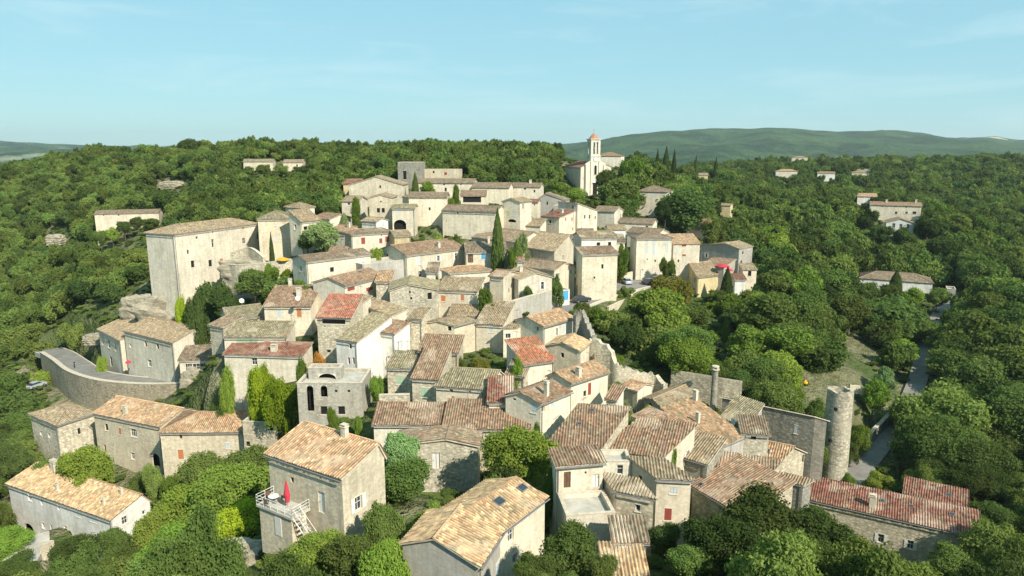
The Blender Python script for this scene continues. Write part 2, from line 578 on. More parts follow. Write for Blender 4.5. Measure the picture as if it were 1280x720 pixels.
def wall_profiles(hh):
    lL, lR, s, f, T = hh['lL'], hh['lR'], hh['s'], hh['f'], hh['roof']
    zz = {'NL': [(0, 0), (lL, 0)], 'NR': [(0, 0), (lR, 0)], 'LB': [(0, 0), (lR, 0)], 'RB': [(0, 0), (lL, 0)]}
    if T == 'GL':
        pk = [(0, 0), (f * lR, s * f * lR), (lR, 0)]
        zz['NR'] = pk; zz['LB'] = pk
    elif T == 'GR':
        pk = [(0, 0), (f * lL, s * f * lL), (lL, 0)]
        zz['NL'] = pk; zz['RB'] = pk
    elif T in ('SL', 'BL'):
        k = s * lR * (1 if T == 'SL' else -1)
        zz['NR'] = [(0, 0), (lR, k)]; zz['LB'] = [(0, 0), (lR, k)]; zz['RB'] = [(0, k), (lL, k)]
    elif T in ('SR', 'BR'):
        k = s * lL * (1 if T == 'SR' else -1)
        zz['NL'] = [(0, 0), (lL, k)]; zz['RB'] = [(0, 0), (lL, k)]; zz['LB'] = [(0, k), (lR, k)]
    return zz


def wall_face(mb, O, e, n, length, prof, zb, wins, m, reveal=0.22):
    """O local origin at eave height; wins: (s0,s1,z0,z1)"""
    zmin = min(z for _, z in prof)
    ws = []
    for (s0, s1, z0, z1, kind) in wins:
        s0 = max(0.12, s0); s1 = min(length - 0.12, s1); z1 = min(z1, zmin - 0.1); z0 = max(z0, zb + 0.05)
        if s1 - s0 < 0.2 or z1 - z0 < 0.2: continue
        if any(s0 < b[1] + .05 and b[0] < s1 + .05 and z0 < b[3] + .05 and b[2] < z1 + .05 for b in ws): continue
        ws.append((s0, s1, z0, z1, kind))
    xs = sorted({0.0, length} | {w[0] for w in ws} | {w[1] for w in ws})
    zs = sorted({zb, zmin} | {w[2] for w in ws} | {w[3] for w in ws})
    up = Vector((0, 0, 1))

    def pt(s, z, d=0.0):
        return O + e * s + up * z - n * d
    for i in range(len(xs) - 1):
        for j in range(len(zs) - 1):
            cx = (xs[i] + xs[i + 1]) / 2; cz = (zs[j] + zs[j + 1]) / 2
            if any(w[0] < cx < w[1] and w[2] < cz < w[3] for w in ws): continue
            mb.face([pt(xs[i], zs[j]), pt(xs[i + 1], zs[j]), pt(xs[i + 1], zs[j + 1]), pt(xs[i], zs[j + 1])], m)
    top = [(0, zmin), (length, zmin)] + [q for q in reversed(prof)]
    pts = []
    for q in top:
        if not pts or (abs(q[0] - pts[-1][0]) > 1e-4 or abs(q[1] - pts[-1][1]) > 1e-4): pts.append(q)
    if abs(pts[0][0] - pts[-1][0]) < 1e-4 and abs(pts[0][1] - pts[-1][1]) < 1e-4: pts.pop()
    if len(pts) >= 3 and max(q[1] for q in pts) > zmin + 0.01:
        mb.face([pt(*q) for q in pts], m)
    for (s0, s1, z0, z1, k) in ws:
        for a, b in (((s0, z0), (s1, z0)), ((s1, z0), (s1, z1)), ((s1, z1), (s0, z1)), ((s0, z1), (s0, z0))):
            mb.face([pt(*a), pt(*b), pt(b[0], b[1], reveal), pt(a[0], a[1], reveal)], m)
    return ws


KIND = {'d': None, 'g': 'white', 'w': 'white', 'r': 'red', 'b': 'blue', 'v': 'green', 'l': 'lblue', 'o': 'orange'}


def make_window(parent, O, e, n, w, wc):
    s0, s1, z0, z1, k = w
    up = Vector((0, 0, 1))

    def P(s, z, d): return O + e * s + up * z - n * d
    W = s1 - s0; Hh = z1 - z0
    c = P((s0 + s1) / 2, z0, 0)
    mb = MB()

    def bar(sa, sb, za, zb_, d0, d1, m):
        mb.box(P(sa, za, d1) - c, e * (sb - sa), n * (d1 - d0), up * (zb_ - za), m)
    name = 'door' if k in ('D', 'W') else 'window'
    if k == 'A': name = 'archway'
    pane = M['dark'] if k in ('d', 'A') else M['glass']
    if k in ('D', 'W'):
        m = M['brown'] if k == 'D' else M['white']
        bar(s0 + .01, s1 - .01, z0, z1 - .01, 0.14, 0.20, m)
        bar(s0 + W * .48, s0 + W * .52, z0, z1 - .01, 0.125, 0.14, M['dark'])
        o = mb.build(name, parent, c)
        h = MB(); h.box(P(s0 + W * .8, z0 + 1.0, 0.13) - c, e * .04, n * .06, up * .14, M['metal']); h.build('handle', o)
        return o
    depth = 0.9 if k == 'A' else 0.215
    if k == 'A':
        for (a, b) in ((0, 1),):
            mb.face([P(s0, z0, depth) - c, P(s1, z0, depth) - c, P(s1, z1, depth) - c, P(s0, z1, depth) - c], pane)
        r = W / 2; zc = z1 - min(r, Hh * .5)
        ry = z1 - zc
        for sg in (-1, 1):
            cx = (s0 + s1) / 2
            corner = (cx + sg * r, z1)
            prev = None
            for i in range(7):
                t = math.pi / 2 * i / 6
                q = (cx + sg * r * math.cos(t), zc + ry * math.sin(t))
                if prev:
                    mb.prism([P(prev[0], prev[1], .3) - c, P(q[0], q[1], .3) - c, P(corner[0], corner[1], .3) - c],
                             [P(prev[0], prev[1], .01) - c, P(q[0], q[1], .01) - c, P(corner[0], corner[1], .01) - c], M['surround'])
                prev = q
        return mb.build('archway', parent, c)
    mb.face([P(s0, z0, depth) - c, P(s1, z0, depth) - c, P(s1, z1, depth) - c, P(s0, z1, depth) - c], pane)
    o = None
    fr = MB()

    def fbar(sa, sb, za, zb_, d0, d1, m):
        fr.box(P(sa, za, d1) - c, e * (sb - sa), n * (d1 - d0), up * (zb_ - za), m)
    o = mb.build('window', parent, c)
    if k != 'd':
        t = 0.06
        fm = M['white'] if k != 'r' else M['brown']
        fbar(s0, s0 + t, z0, z1, .15, .21, fm); fbar(s1 - t, s1, z0, z1, .15, .21, fm)
        fbar(s0 + t, s1 - t, z0, z0 + t, .15, .21, fm); fbar(s0 + t, s1 - t, z1 - t, z1, .15, .21, fm)
        nb = max(1, int(round(W / 0.75)))
        for i in range(1, nb + 1):
            if nb == 1 and W < .7: break
            x = s0 + W * i / (nb + 1)
            fbar(x - .025, x + .025, z0 + t, z1 - t, .16, .205, fm)
        if Hh > 1.0:
            fbar(s0 + t, s1 - t, z0 + Hh * .55, z0 + Hh * .55 + .04, .155, .20, fm)
        fr.build('frame', o)
    # dressed stone sill and lintel, a little proud
    if k in 'gwrbvlo' or W * Hh > .5:
        sl = MB()
        sl.box(P(s0 - .12, z0 - .11, -.002) - c, e * (W + .24), n * .07, up * .11, M['surround'])
        sl.build('sill', o)
        if k != 'd':
            sl = MB(); sl.box(P(s0 - .08, z1, -.002) - c, e * (W + .16), n * .03, up * .14, M['surround']); sl.build('lintel', o)
    if k in 'rbvlo':      # closed shutters set in the opening
        for q in (0, 1):
            sh = MB()
            a0 = s0 + .01 + q * W / 2; a1 = a0 + W / 2 - .02
            sh.box(P(a0, z0 + .01, .06) - c, e * (a1 - a0), n * .045, up * (Hh - .02), M[KIND[k]])
            for i in (1, 2):
                sh.box(P(a0 + .03, z0 + Hh * (i * .5 - .25), .015) - c, e * (a1 - a0 - .06), n * .02, up * .08, M[KIND[k]])
            sh.build('shutter', o)
    if k == 'w':
        for q in (0, 1):
            sh = MB()
            a0 = s0 - W / 2 - .03 if q == 0 else s1 + .03
            sh.box(P(a0, z0, -.02) - c, e * (W / 2), n * .045, up * Hh, M['white'])
            for i in (1, 2):
                sh.box(P(a0 + .03, z0 + Hh * (i * .5 - .25), -.065) - c, e * (W / 2 - .06), n * .02, up * .08, M['white'])
            sh.build('shutter', o)
    return o


def corrugate(poly, hfun, base, eL, eR, axis, D, name, parent, loc, rc):
    """one roof slope with rows of canal tiles"""
    P3 = [base + eL * p + eR * q + Vector((0, 0, hfun(p, q))) for p, q in poly]
    e = (eL if axis == 'p' else eR)
    # true u axis: horizontal eave; v axis up the slope
    nrm = (P3[1] - P3[0]).cross(P3[2] - P3[0]).normalized()
    if nrm.z < 0: nrm = -nrm
    u = e - nrm * e.dot(nrm); u.normalize()
    v = nrm.cross(u).normalized()
    if v.z < 0: v = -v
    o = P3[0]
    q2 = [((p - o).dot(u), (p - o).dot(v)) for p in P3]
    umin = min(a for a, _ in q2); umax = max(a for a, _ in q2)
    pitch = 0.33
    per = 8 if D < 75 else (6 if D < 110 else (4 if D < 175 else 2))
    amp = 0.06 if D < 175 else 0.03
    du = pitch / per
    n = max(2, int((umax - umin) / du))
    us = np.linspace(umin + 1e-4, umax - 1e-4, n + 1)
    lo = np.full(n + 1, 1e9); hi = np.full(n + 1, -1e9)
    k = len(q2)
    for i in range(k):
        (u0, v0), (u1, v1) = q2[i], q2[(i + 1) % k]
        if abs(u1 - u0) < 1e-6:
            continue
        t = (us - u0) / (u1 - u0)
        ok = (t >= -1e-6) & (t <= 1 + 1e-6)
        vv = v0 + t * (v1 - v0)
        lo = np.where(ok & (vv < lo), vv, lo); hi = np.where(ok & (vv > hi), vv, hi)
    bad = lo > hi
    lo[bad] = 0; hi[bad] = 0
    # ragged eave, tile by tile
    tid = np.floor(us / pitch).astype(int)
    jr = np.random.RandomState(abs(hash(name + str(round(D, 2)))) % 1000 if False else int(D * 10) % 997).rand(4000)
    lo = lo - 0.07 * jr[(tid % 3999)]
    vm = float(np.max(hi - lo))
    nv = max(2, int(vm / 0.9) + 1)
    if per <= 2: nv = max(1, nv // 2)
    js = np.linspace(0, 1, nv + 1)
    V = lo[None, :] + (hi - lo)[None, :] * js[:, None]
    U = np.broadcast_to(us[None, :], V.shape)
    hgt = amp * np.cos(2 * math.pi * U / pitch)
    wx = o.x + U * u.x; wy = o.y + U * u.y + V
    hgt = hgt + 0.09 * fbm(wx + 3, wy + 5, 2.6, 3)
    X = [(o[i] - 0.0) + U * u[i] + V * v[i] + hgt * nrm[i] for i in range(3)]
    verts = np.stack([a.ravel() for a in X], 1) - np.array(loc)
    w = n + 1
    idx = np.arange(nv * n)
    r = idx // n; c = idx % n
    faces = np.stack([r * w + c, r * w + c + 1, (r + 1) * w + c + 1, (r + 1) * w + c], 1)
    uvs = np.stack([U.ravel(), V.ravel()], 1)
    # slab under the tiles
    cen = sum(P3, Vector()) / len(P3)
    slab = []
    for p in P3:
        q = cen + (p - cen) * 0.985
        slab.append((q + nrm * -0.07, q + nrm * -0.20))
    return verts, faces, uvs, slab


def build_roof(hh, parent, name='roof'):
    planes, ridges = roof_planes(hh)
    base = hh['P']; eL, eR = hh['uL'], hh['uR']
    loc = base.copy()
    VV = []; FF = []; UU = []; nv0 = 0
    extra = MB()
    polys3 = []
    for poly, (c0, cp_, cq_), axis in planes:
        fn = lambda p, q, c0=c0, cp_=cp_, cq_=cq_: c0 + cp_ * p + cq_ * q + 0.10
        polys3.append([base + eL * p + eR * q + Vector((0, 0, fn(p, q))) for p, q in poly])
        v, f, uv, slab = corrugate(poly, fn, base, eL, eR, axis, hh['D'], hh['key'], parent, loc, hh['rc'])
        VV.append(v); FF.append(f + nv0); UU.append(uv + len(UU) * 3.7); nv0 += len(v)
        extra.prism([s[1] - loc for s in slab], [s[0] - loc for s in slab], M['mortar'])
    V = np.concatenate(VV); Fc = np.concatenate(FF); U = np.concatenate(UU)
    nV = len(V)
    allv = [tuple(x) for x in V] + extra.v
    allf = [tuple(x) for x in Fc] + [tuple(i + nV for i in f) for f in extra.f]
    me = bpy.data.meshes.new(name)
    me.from_pydata(allv, [], allf)
    me.materials.append(M['roof']); me.materials.append(M['mortar'])
    mi = np.zeros(len(allf), int); mi[len(Fc):] = 1
    me.polygons.foreach_set('material_index', mi)
    uvl = me.uv_layers.new(name='UVMap')
    li = np.empty(len(me.loops), int); me.loops.foreach_get('vertex_index', li)
    Uall = np.zeros((len(allv), 2)); Uall[:nV] = U
    uvl.data.foreach_set('uv', Uall[li].ravel())
    sm = np.ones(len(allf), bool); sm[len(Fc):] = False
    me.polygons.foreach_set('use_smooth', sm)
    me.update()
    o = bpy.data.objects.new(name, me); COL.objects.link(o)
    o.parent = parent; o.location = loc - parent_loc(parent)
    o.color = hh['rc']
    # ridge tiles
    if ridges and hh['D'] < 230:
        rt = MB()
        for a, b in ridges:
            A = base + eL * a[0] + eR * a[1] + Vector((0, 0, a[2] + 0.13)); B = base + eL * b[0] + eR * b[1] + Vector((0, 0, b[2] + 0.13))
            L = (B - A).length
            k = max(1, int(L / (0.45 if hh['D'] < 110 else 2.0)))
            for i in range(k):
                p = A.lerp(B, i / k); q = A.lerp(B, min(1, (i + 1.08) / k))
                rt.tube(p - loc, q - loc, 0.13, 0.10, M['roof'], 5)
        ro = rt.build('ridge_tiles', o); ro.color = (hh['rc'][0] * 1.1, hh['rc'][1] * 1.05, hh['rc'][2] * 1.1, 0.2)
    return o, polys3


def parent_loc(p):
    return Vector(p['_loc']) if '_loc' in p else p.location


def hit_polys(px, py, polys):
    d = ray(px, py)
    best = None
    from mathutils.geometry import intersect_ray_tri
    for poly in polys:
        for i in range(1, len(poly) - 1):
            h = intersect_ray_tri(poly[0], poly[i], poly[i + 1], d, CAM, True)
            if h is not None and (best is None or (h - CAM).length < (best[0] - CAM).length):
                n = (poly[i] - poly[0]).cross(poly[i + 1] - poly[0]).normalized()
                if n.z < 0: n = -n
                best = (h, n)
    return best


def toks(s):
    return [[q.strip() for q in t.split(',')] for t in s.split(';') if t.strip()]


def build_house(hh, hfun):
    P = hh['P']; uL, uR, lL, lR, h = hh['uL'], hh['uR'], hh['lL'], hh['lR'], hh['h']
    corners = [P, P + uL * lL, P + uR * lR, P + uL * lL + uR * lR]
    tz = min(hfun(c.x, c.y) for c in corners)
    zb = min(-h, tz - P.z) - 0.8
    rnd = random.Random(hh['key'])
    if hh['root'] is None:
        base = Vector((P.x, P.y, P.z - h))
        root = empty(hh['cat'].replace(' ', '_'), base)
        tag(root, hh['label'], hh['cat'], hh['group'])
        ROOTS[hh['key']] = root
    else:
        root = ROOTS[hh['root']]
    rl = root.location.copy()
    nL = Vector((-uR.x, -uR.y, 0)); nR = Vector((-uL.x, -uL.y, 0))
    # outward normals for possibly skewed plans
    nL = Vector((uL.y, -uL.x, 0)); nL = nL if nL.dot(uR) < 0 else -nL
    nR = Vector((uR.y, -uR.x, 0)); nR = nR if nR.dot(uL) < 0 else -nR
    wl = {'NL': [], 'NR': []}
    for t in toks(hh['win']):
        px, py, k = float(t[0]), float(t[1]), t[2]
        w, hg = float(t[3]), float(t[4])
        side = 'NL' if px < hh['N'][0] else 'NR'
        if len(t) > 5: side = t[5]
        e, n = (uL, nL) if side == 'NL' else (uR, nR)
        d = ray(px, py)
        dn = d.dot(n)
        if abs(dn) < 1e-3: continue
        q = CAM + d * ((P - CAM).dot(n) / dn)
        s = (q - P).dot(e); z = q.z - P.z
        length = lL if side == 'NL' else lR
        s = min(max(s, w / 2 + .15), length - w / 2 - .15)
        z = min(z, -hg / 2 - .15)
        wl[side].append((s - w / 2, s + w / 2, z - hg / 2, z + hg / 2, k))
    if (hh['auto'] or (hh['cat'] == 'house' and h >= 5.5 and hh['D'] < 215)) and h >= 3:
        for side, ln_ in (('NL', lL), ('NR', lR)):
            if wl[side] or ln_ < 3.5 or (not hh['auto'] and rnd.random() < .5): continue
            for fl in range(max(1, int(h / 2.7))):
                for c in range(max(1, int(ln_ / 3.0))):
                    if rnd.random() < (0.5 if hh['auto'] else .5):
                        w = rnd.choice((.5, .7, .8, .9)); hg = w * rnd.uniform(1.1, 1.6)
                        s = (c + .5) * ln_ / max(1, int(ln_ / 3.0)) + rnd.uniform(-.5, .5); z = -1.3 - 2.7 * fl + rnd.uniform(-.2, .2)
                        wl[side].append((s - w / 2, s + w / 2, z - hg / 2, z + hg / 2, rnd.choice('ddggwlg')))
    prof = wall_profiles(hh)
    if hh['roof'] != 'F':
        for k in prof: prof[k] = [(a, b - 0.02) for a, b in prof[k]]
    mb = MB()
    lo = P - P
    m = M['wall']
    res = {}
    res['NL'] = wall_face(mb, Vector(), uL, nL, lL, prof['NL'], zb, wl['NL'], m)
    res['NR'] = wall_face(mb, Vector(), uR, nR, lR, prof['NR'], zb, wl['NR'], m)
    wall_face(mb, uL * lL, uR, -nR, lR, prof['LB'], zb, [], m)
    wall_face(mb, uR * lR, uL, -nL, lL, prof['RB'], zb, [], m)
    if hh['roof'] == 'F':
        mb.face([Vector((0, 0, -.45)), uL * lL + Vector((0, 0, -.45)), uL * lL + uR * lR + Vector((0, 0, -.45)), uR * lR + Vector((0, 0, -.45))], M['concrete'])
        t = 0.35   # thick coping round the top
        A, B, C, Dd = Vector(), uL * lL, uL * lL + uR * lR, uR * lR
        ce = (A + C) / 2
        for a, b in ((A, B), (B, C), (C, Dd), (Dd, A)):
            ao = a + (a - ce).normalized() * .06; bo = b + (b - ce).normalized() * .06
            ai = a + (ce - a).normalized() * t * 1.3; bi = b + (ce - b).normalized() * t * 1.3
            z0 = Vector((0, 0, 0.003)); z1 = Vector((0, 0, .1))
            mb.prism([ao + z0, bo + z0, bi + z0, ai + z0], [ao + z1, bo + z1, bi + z1, ai + z1], M['mortar'])
            mb.face([ai + z0, bi + z0, bi + Vector((0, 0, -.45)), ai + Vector((0, 0, -.45))], m)
    # no interior walls showing through openings: a dark core
    wo = mb.build('wall', root, P - rl)
    kk = rnd.uniform(.90, 1.08); wm = rnd.uniform(-.02, .025)
    wo.color = [hh['wc'][0] * kk * (1 + wm), hh['wc'][1] * kk, hh['wc'][2] * kk * (1 - wm * 1.5), hh['wc'][3]]
    HV.append((corners, (zb + P.z) if hh['D'] < 330 else P.z - 3.0, P.z))
    for side, e, n in (('NL', uL, nL), ('NR', uR, nR)):
        for w in res[side]:
            make_window(root, P - rl, e, n, w, hh['wc'])
    if hh['roof'] != 'F':
        root['_loc'] = tuple(rl)
        ro, polys = build_roof(hh, root)
        del root['_loc']
        for side, ax in (('L', uL), ('R', uR)):
            if (hh['roof'][1] == side and hh['D'] < 180) or hh['roof'][0] == 'H' and hh['D'] < 180:
                ln_ = lL if side == 'L' else lR
                out = nL if side == 'L' else nR
                if hh['roof'][0] in 'GSH':
                    g = MB(); zz = Vector((0, 0, -hh['s'] * .3 - .12))
                    g.tube(out * .40 + zz - ax * .25, out * .40 + zz + ax * (ln_ + .25), .075, .075, M['zinc'], 6)
                    if rnd.random() < .6:
                        g.tube(out * .12 + zz + ax * .15, out * .12 + Vector((0, 0, zb)) + ax * .15, .05, .05, M['zinc'], 5)
                    g.build('gutter', root, P - rl)
        base_ro = P
        for t in toks(hh['sky']):
            hp = hit_polys(float(t[0]), float(t[1]), polys)
            if not hp: continue
            q, n = hp
            w, l = (float(t[2]), float(t[3])) if len(t) > 3 else (.7, .9)
            dn = Vector((n.x, n.y, 0))
            slope = (Vector((0, 0, 1)) - n * n.z).normalized(); across = slope.cross(n).normalized()
            mbs = MB(); o0 = q - across * w / 2 - slope * l / 2 - n * .02 - base_ro
            mbs.box(o0, across * w, slope * l, n * .13, M['zinc'])
            mbs.box(o0 + across * .07 + slope * .07 + n * .131, across * (w - .14), slope * (l - .14), n * .01, M['glass'])
            mbs.build('skylight', ro)
        if hh['cat'] == 'house' and 60 < hh['D'] < 200 and rnd.random() < .5:      # television aerial
            poly = polys[0]; c_ = (sum(poly, Vector()) / len(poly)).lerp(poly[2], .5) - P
            am = MB(); am.tube(c_ - Vector((0, 0, .3)), c_ + Vector((0, 0, 2.2)), .03, .025, M['zinc'], 5)
            ax_ = Vector((math.cos(rnd.uniform(0, 3)), math.sin(rnd.uniform(0, 3)), 0)).normalized(); pe = Vector((-ax_.y, ax_.x, 0))
            am.tube(c_ + Vector((0, 0, 2.0)) - ax_ * .6, c_ + Vector((0, 0, 2.0)) + ax_ * .6, .02, .02, M['zinc'], 4)
            for q_ in (-.5, -.25, 0, .25, .5): am.tube(c_ + Vector((0, 0, 2.0)) + ax_ * q_ - pe * .3, c_ + Vector((0, 0, 2.0)) + ax_ * q_ + pe * .3, .013, .013, M['zinc'], 4)
            am.build('aerial', ro)
        chs = toks(hh['ch'])
        if not chs and hh['auto'] and hh['D'] < 220 and rnd.random() < .5 and lL * lR > 40:
            poly = polys[0]
            c = sum(poly, Vector()) / len(poly)
            c = c.lerp(poly[rnd.randint(0, 3) % len(poly)], .45)
            pj = proj(c); chs = [[str(pj[0]), str(pj[1])]]
        for t in chs:
            hp = hit_polys(float(t[0]), float(t[1]), polys)
            if not hp: continue
            q, n = hp
            hg = float(t[2]) if len(t) > 2 else 1.1
            w = float(t[3]) if len(t) > 3 else .55
            mbs = MB(); yaw = math.atan2(uR.y, uR.x)
            q = q - base_ro
            mbs.cbox(q - Vector((0, 0, .5)), w, w * 1.3, hg + .5, M['wall'], yaw)
            mbs.cbox(q + Vector((0, 0, hg)), w + .14, w * 1.3 + .14, .08, M['surround'], yaw)
            for sg in (-1, 1):
                mbs.cbox(q + Vector((math.cos(yaw + 1.57), math.sin(yaw + 1.57), 0)) * sg * w * .4 + Vector((0, 0, hg + .081)), w * .8, .12, .16, M['roof'], yaw)
            mbs.cbox(q + Vector((0, 0, hg + .245)), w + .1, w * 1.3 + .1, .06, M['mortar'], yaw)
            co = mbs.build('chimney', ro); co.color = (.62, .56, .44, .3)
    return root


ROOTS = {}
HV = []
# ------------------------------------------------------------------ the village, house by house (photo pixels + distance)
# front row
H('CH', 'large house with bright orange roof and grey front gable at the village bottom', (598, 706), 50, (503, 678), (625, 664), 9,
  'GR', 'K', 'Y', s=.33, f=.55, win='634,694,l,1.0,1.7,NR', auto=False)
H('CHb', '', (625, 663), 55.5, (548, 640), (681, 621), 9, 'GR', 'W', 'Y', s=.33, f=.5, root='CH', auto=False,
  sky='658,588,1.0,.8;653,610,1.0,.8;624,627,1.1,.9')
H('UH', 'cream house with worn tan roof and a red folded parasol on its railed terrace', (427, 597), 60, (335, 566), 480, 8.5, 'GL', 'C', 'O',
  s=.30, f=.86, win='448,629,w,.95,1.45;402,628,W,.9,2.2;365,600,d,.5,.6', ch='431,545,1.0,.5;340,556,1.0,.5', auto=False)
H('BL', 'long farmhouse with two-tone yellow and brown roof at the lower left corner', (139, 649), 92, (10, 604), 187, 8, 'GL', 'P', 'Y', s=.30, f=.8,
  win='37,666,A,2.7,3.2;37,621,g,1,1.4;52,628,d,.5,1;73,634,d,.5,1;98,641,l,1,1.4;116,648,l,1.3,1.2;54,657,g,.7,1;64,660,d,.6,1;82,662,g,.8,1.3;63,677,D,1,2;28,652,d,.4,.6',
  ch='68,588,1.6,.7;72,612,.9,.35;152,618,.8,.3;130,630,.7,.3')
H('LH', 'long stone house with orange tan roof below the curved retaining wall', (200, 533), 112, (117, 516), -8, 9.5, 'GL', 'C', 'O', s=.3, f=.62,
  win='133,534,d,.8,1.3;150,539,o,.6,1.3;167,541,g,1.5,1.5;166,570,g,.9,1.3;131,560,d,.6,1.3;160,592,d,.6,.6;154,592,d,.4,.9;195,575,A,1.8,2.4', ch='157,517,1.2')
H('LHb', '', (303, 539), 107, (200, 540), -9, 9, 'HL', 'C', 'O', s=.34, root='LH', win='226,568,o,.9,1.7;226,546,d,.4,.7;285,557,l,.8,.9')
H('LC', 'stone house with brown tan roof and green vine strip left of the long orange-roofed house', (71, 531), 117, (38, 517), (118, 516), 8, 'HL', 'S', 'T',
  s=.32, win='51,541,g,.8,.9;61,544,g,.8,.9;99,539,d,.5,1.2')
H('LX', 'square roofless stone annex behind trees beside the long orange roof', (346, 529), 104, (303, 527), -5, 5, 'F', 'S', 'T', win='310,555,d,.7,.9;338,535,d,.8,.9', cat='stone annex')
H('DH', 'stone gabled house with one white door and a vine-covered left slope', (597, 557), 79, (494, 556), -4, 6.5, 'GR', 'S', 'B', s=.22, f=.38,
  win='545,576,W,.95,2.1;522,541,d,.5,.5', auto=False)
H('TR', 'wide building with striped brown tile roof above a bushy tree', (661, 536), 84, (555, 534), -5.5, 6.5, 'SL', 'C', 'M', s=.30, auto=False)
H('TRb', '', (554, 530), 86, (467, 530), -4.2, 5, 'SL', 'W', 'M', s=.3, root='TR', auto=False)
H('RL', 'tall sunlit house with mottled brown roof and chimneys above the sloping alley', (676, 504), 84, (632, 494), (713, 489), 7, 'GR', 'W', 'M', s=.32, f=.55,
  win='667,507,l,.8,1.4,NL;678,508,g,.6,1.2;690,502,l,.6,1.2;643,497,d,.5,.3', ch='683,494,1.7,.45')
H('R33', 'house with orange-streaked roof, grey gable and red shutter near the curved old wall', (714, 479), 95, (684, 470), (760, 464), 7, 'GR', 'W', 'O', s=.34, f=.62,
  win='737,486,r,.7,1.9;731,492,d,.6,.9', ch='723,470,1.1,.6')
H('BIG', 'broad weathered red-brown roof with pale parapet along its right edge', (750, 561), 76, (684, 557), (785, 531), 5, 'SL', 'S', 'M', s=.27,
  sky='740,513,.6,.5;724,530,.6,.5', auto=False)
H('R35', 'low house with red-mottled roof and a strip of small windows under the eave', (828, 572), 76, (757, 561), (868, 549), 3.6, 'SL', 'W', 'M', s=.25,
  win='789,568,d,1,.7;811,575,d,.9,.7;795,569,l,.9,.7;816,577,l,.9,.6')
H('R35b', 'shaded stone outbuilding with brown roof and ivy patch behind the cream block', (884, 579), 78, (838, 566), (905, 560), 3.6, 'SL', 'G', 'T', s=.22, auto=False, cat='outbuilding')
H('R36', 'narrow pale house with small striped red roof over a concrete terrace', (696, 582), 66, -2.6, (754, 577), 10, 'SR', 'W', 'M', s=.2,
  win='709,600,D,.75,1.8;745,601,W,.7,1.4;732,591,d,.2,.3', auto=False)
H('R36t', 'flat concrete roof terrace below the narrow pale house', (769, 641), 62, (708, 645), -4.5, 6, 'F', 'W', 'T', auto=False, cat='terrace')
H('R37', 'plain cream block with dark side wall and two small windows by the big dark oaks', (821, 597), 68, (788, 580), (864, 599), 7.5, 'SR', 'W', 'T', s=.18,
  win='842,613,l,.65,.8;835,643,r,.75,1.4', auto=False)
H('R38', 'tiny whitewashed attic wall with one window between two brown roofs', (789, 577), 71, (754, 577), -3, 3, 'F', 'W', 'T', win='775,587,g,.65,1.2', auto=False, cat='outbuilding')
H('R39', 'stone house with flat tan tiled roof between terrace and cream block', (768, 612), 65, (751, 595), (817, 622), 6, 'SR', 'S', 'T', s=.12, auto=False)
H('R40', 'small shed with dark brown striped roof above the yellow striped one', (808, 676), 57, (768, 676), -2.6, 3.5, 'SL', 'G', 'B', s=.3, auto=False, cat='shed')
H('R40b', 'small lean-to with bright yellow striped tiles at the bottom edge', (808, 720), 53.5, (757, 720), -3.2, 3.5, 'SL', 'G', 'Y', s=.3, auto=False, cat='shed')
H('R41', 'wide low building with mottled brown roof rising behind the big dark oak', (935, 646), 70, (866, 606), (990, 622), 5, 'SL', 'S', 'M', s=.24,
  sky='876,606,.6,.6', auto=False)
H('R41b', 'low brown roof with red ridge just below the red-tiled skylight house', (962, 592), 78, (884, 580), (975, 583), 4, 'SL', 'S', 'M', s=.26, sky='939,597,.5,.8', auto=False)
H('R41c', 'long shaded stone wall building with narrow tiled top beside the red-tiled row', (1004, 606), 81, (958, 594), (1014, 603), 4, 'SL', 'G', 'T', s=.15, auto=False, cat='outbuilding')
H('R42', 'house with even red-tiled roof and green skylight beside the high grey wall', (970, 582), 87, (928, 573), (1006, 565), 5.5, 'GL', 'S', 'O', s=.42, f=.55,
  sky='959,564,.7,.8', win='1004,573,d,.4,1.1', auto=False)
H('WALLB', 'high grey windowless building joined to the round stone tower', (1019, 521), 98, (903, 497), (1034, 522), 9.5, 'BL', 'G', 'T', s=.25,
  win='995,537,l,.5,1.3;914,514,d,.3,.5', auto=False)
H('R45', 'pale roofless wall building with a tall round chimney before the gardens', (904, 474), 110, (839, 463), (928, 477), 5.5, 'F', 'S', 'T', auto=False, cat='ruined building')
H('R46i', 'small house with grey gable and tan roof below the curved old wall', (829, 511), 101, (805, 498), (868, 493), 4, 'GR', 'K', 'T', s=.3, win='813,503,A,1,1.3', auto=False)
H('R46', 'long orange and moss roof with white chimney and dark side wall', (889, 562), 84, (828, 524), (930, 545), 6, 'SR', 'K', 'O', s=.14,
  ch='872,528,1.2,.4;869,500,1.3,.5', auto=False)
H('R46b', 'house with grey-brown roof and dark gable beside the tall round chimney', (936, 533), 92, (903, 521), (952, 520), 4, 'SL', 'K', 'G', s=.35, ch='884,520,1.3,.6', auto=False)
H('R46c', 'small brown roof in front of the high grey wall', (961, 543), 88, (928, 541), -3.5, 4, 'SL', 'S', 'B', s=.3, win='942,547,d,.7,.6', auto=False)
H('R47', 'narrow cream annex with red-edged roof behind the broad red-brown roof', (844, 544), 83, (792, 520), -3, 3, 'SL', 'W', 'M', s=.2, auto=False, cat='annex')
H('R49', 'small cream hut among shrubs below the curved old wall', (797, 488), 106, (780, 483), -4, 3, 'GL', 'W', 'O', s=.3, auto=False, cat='hut')
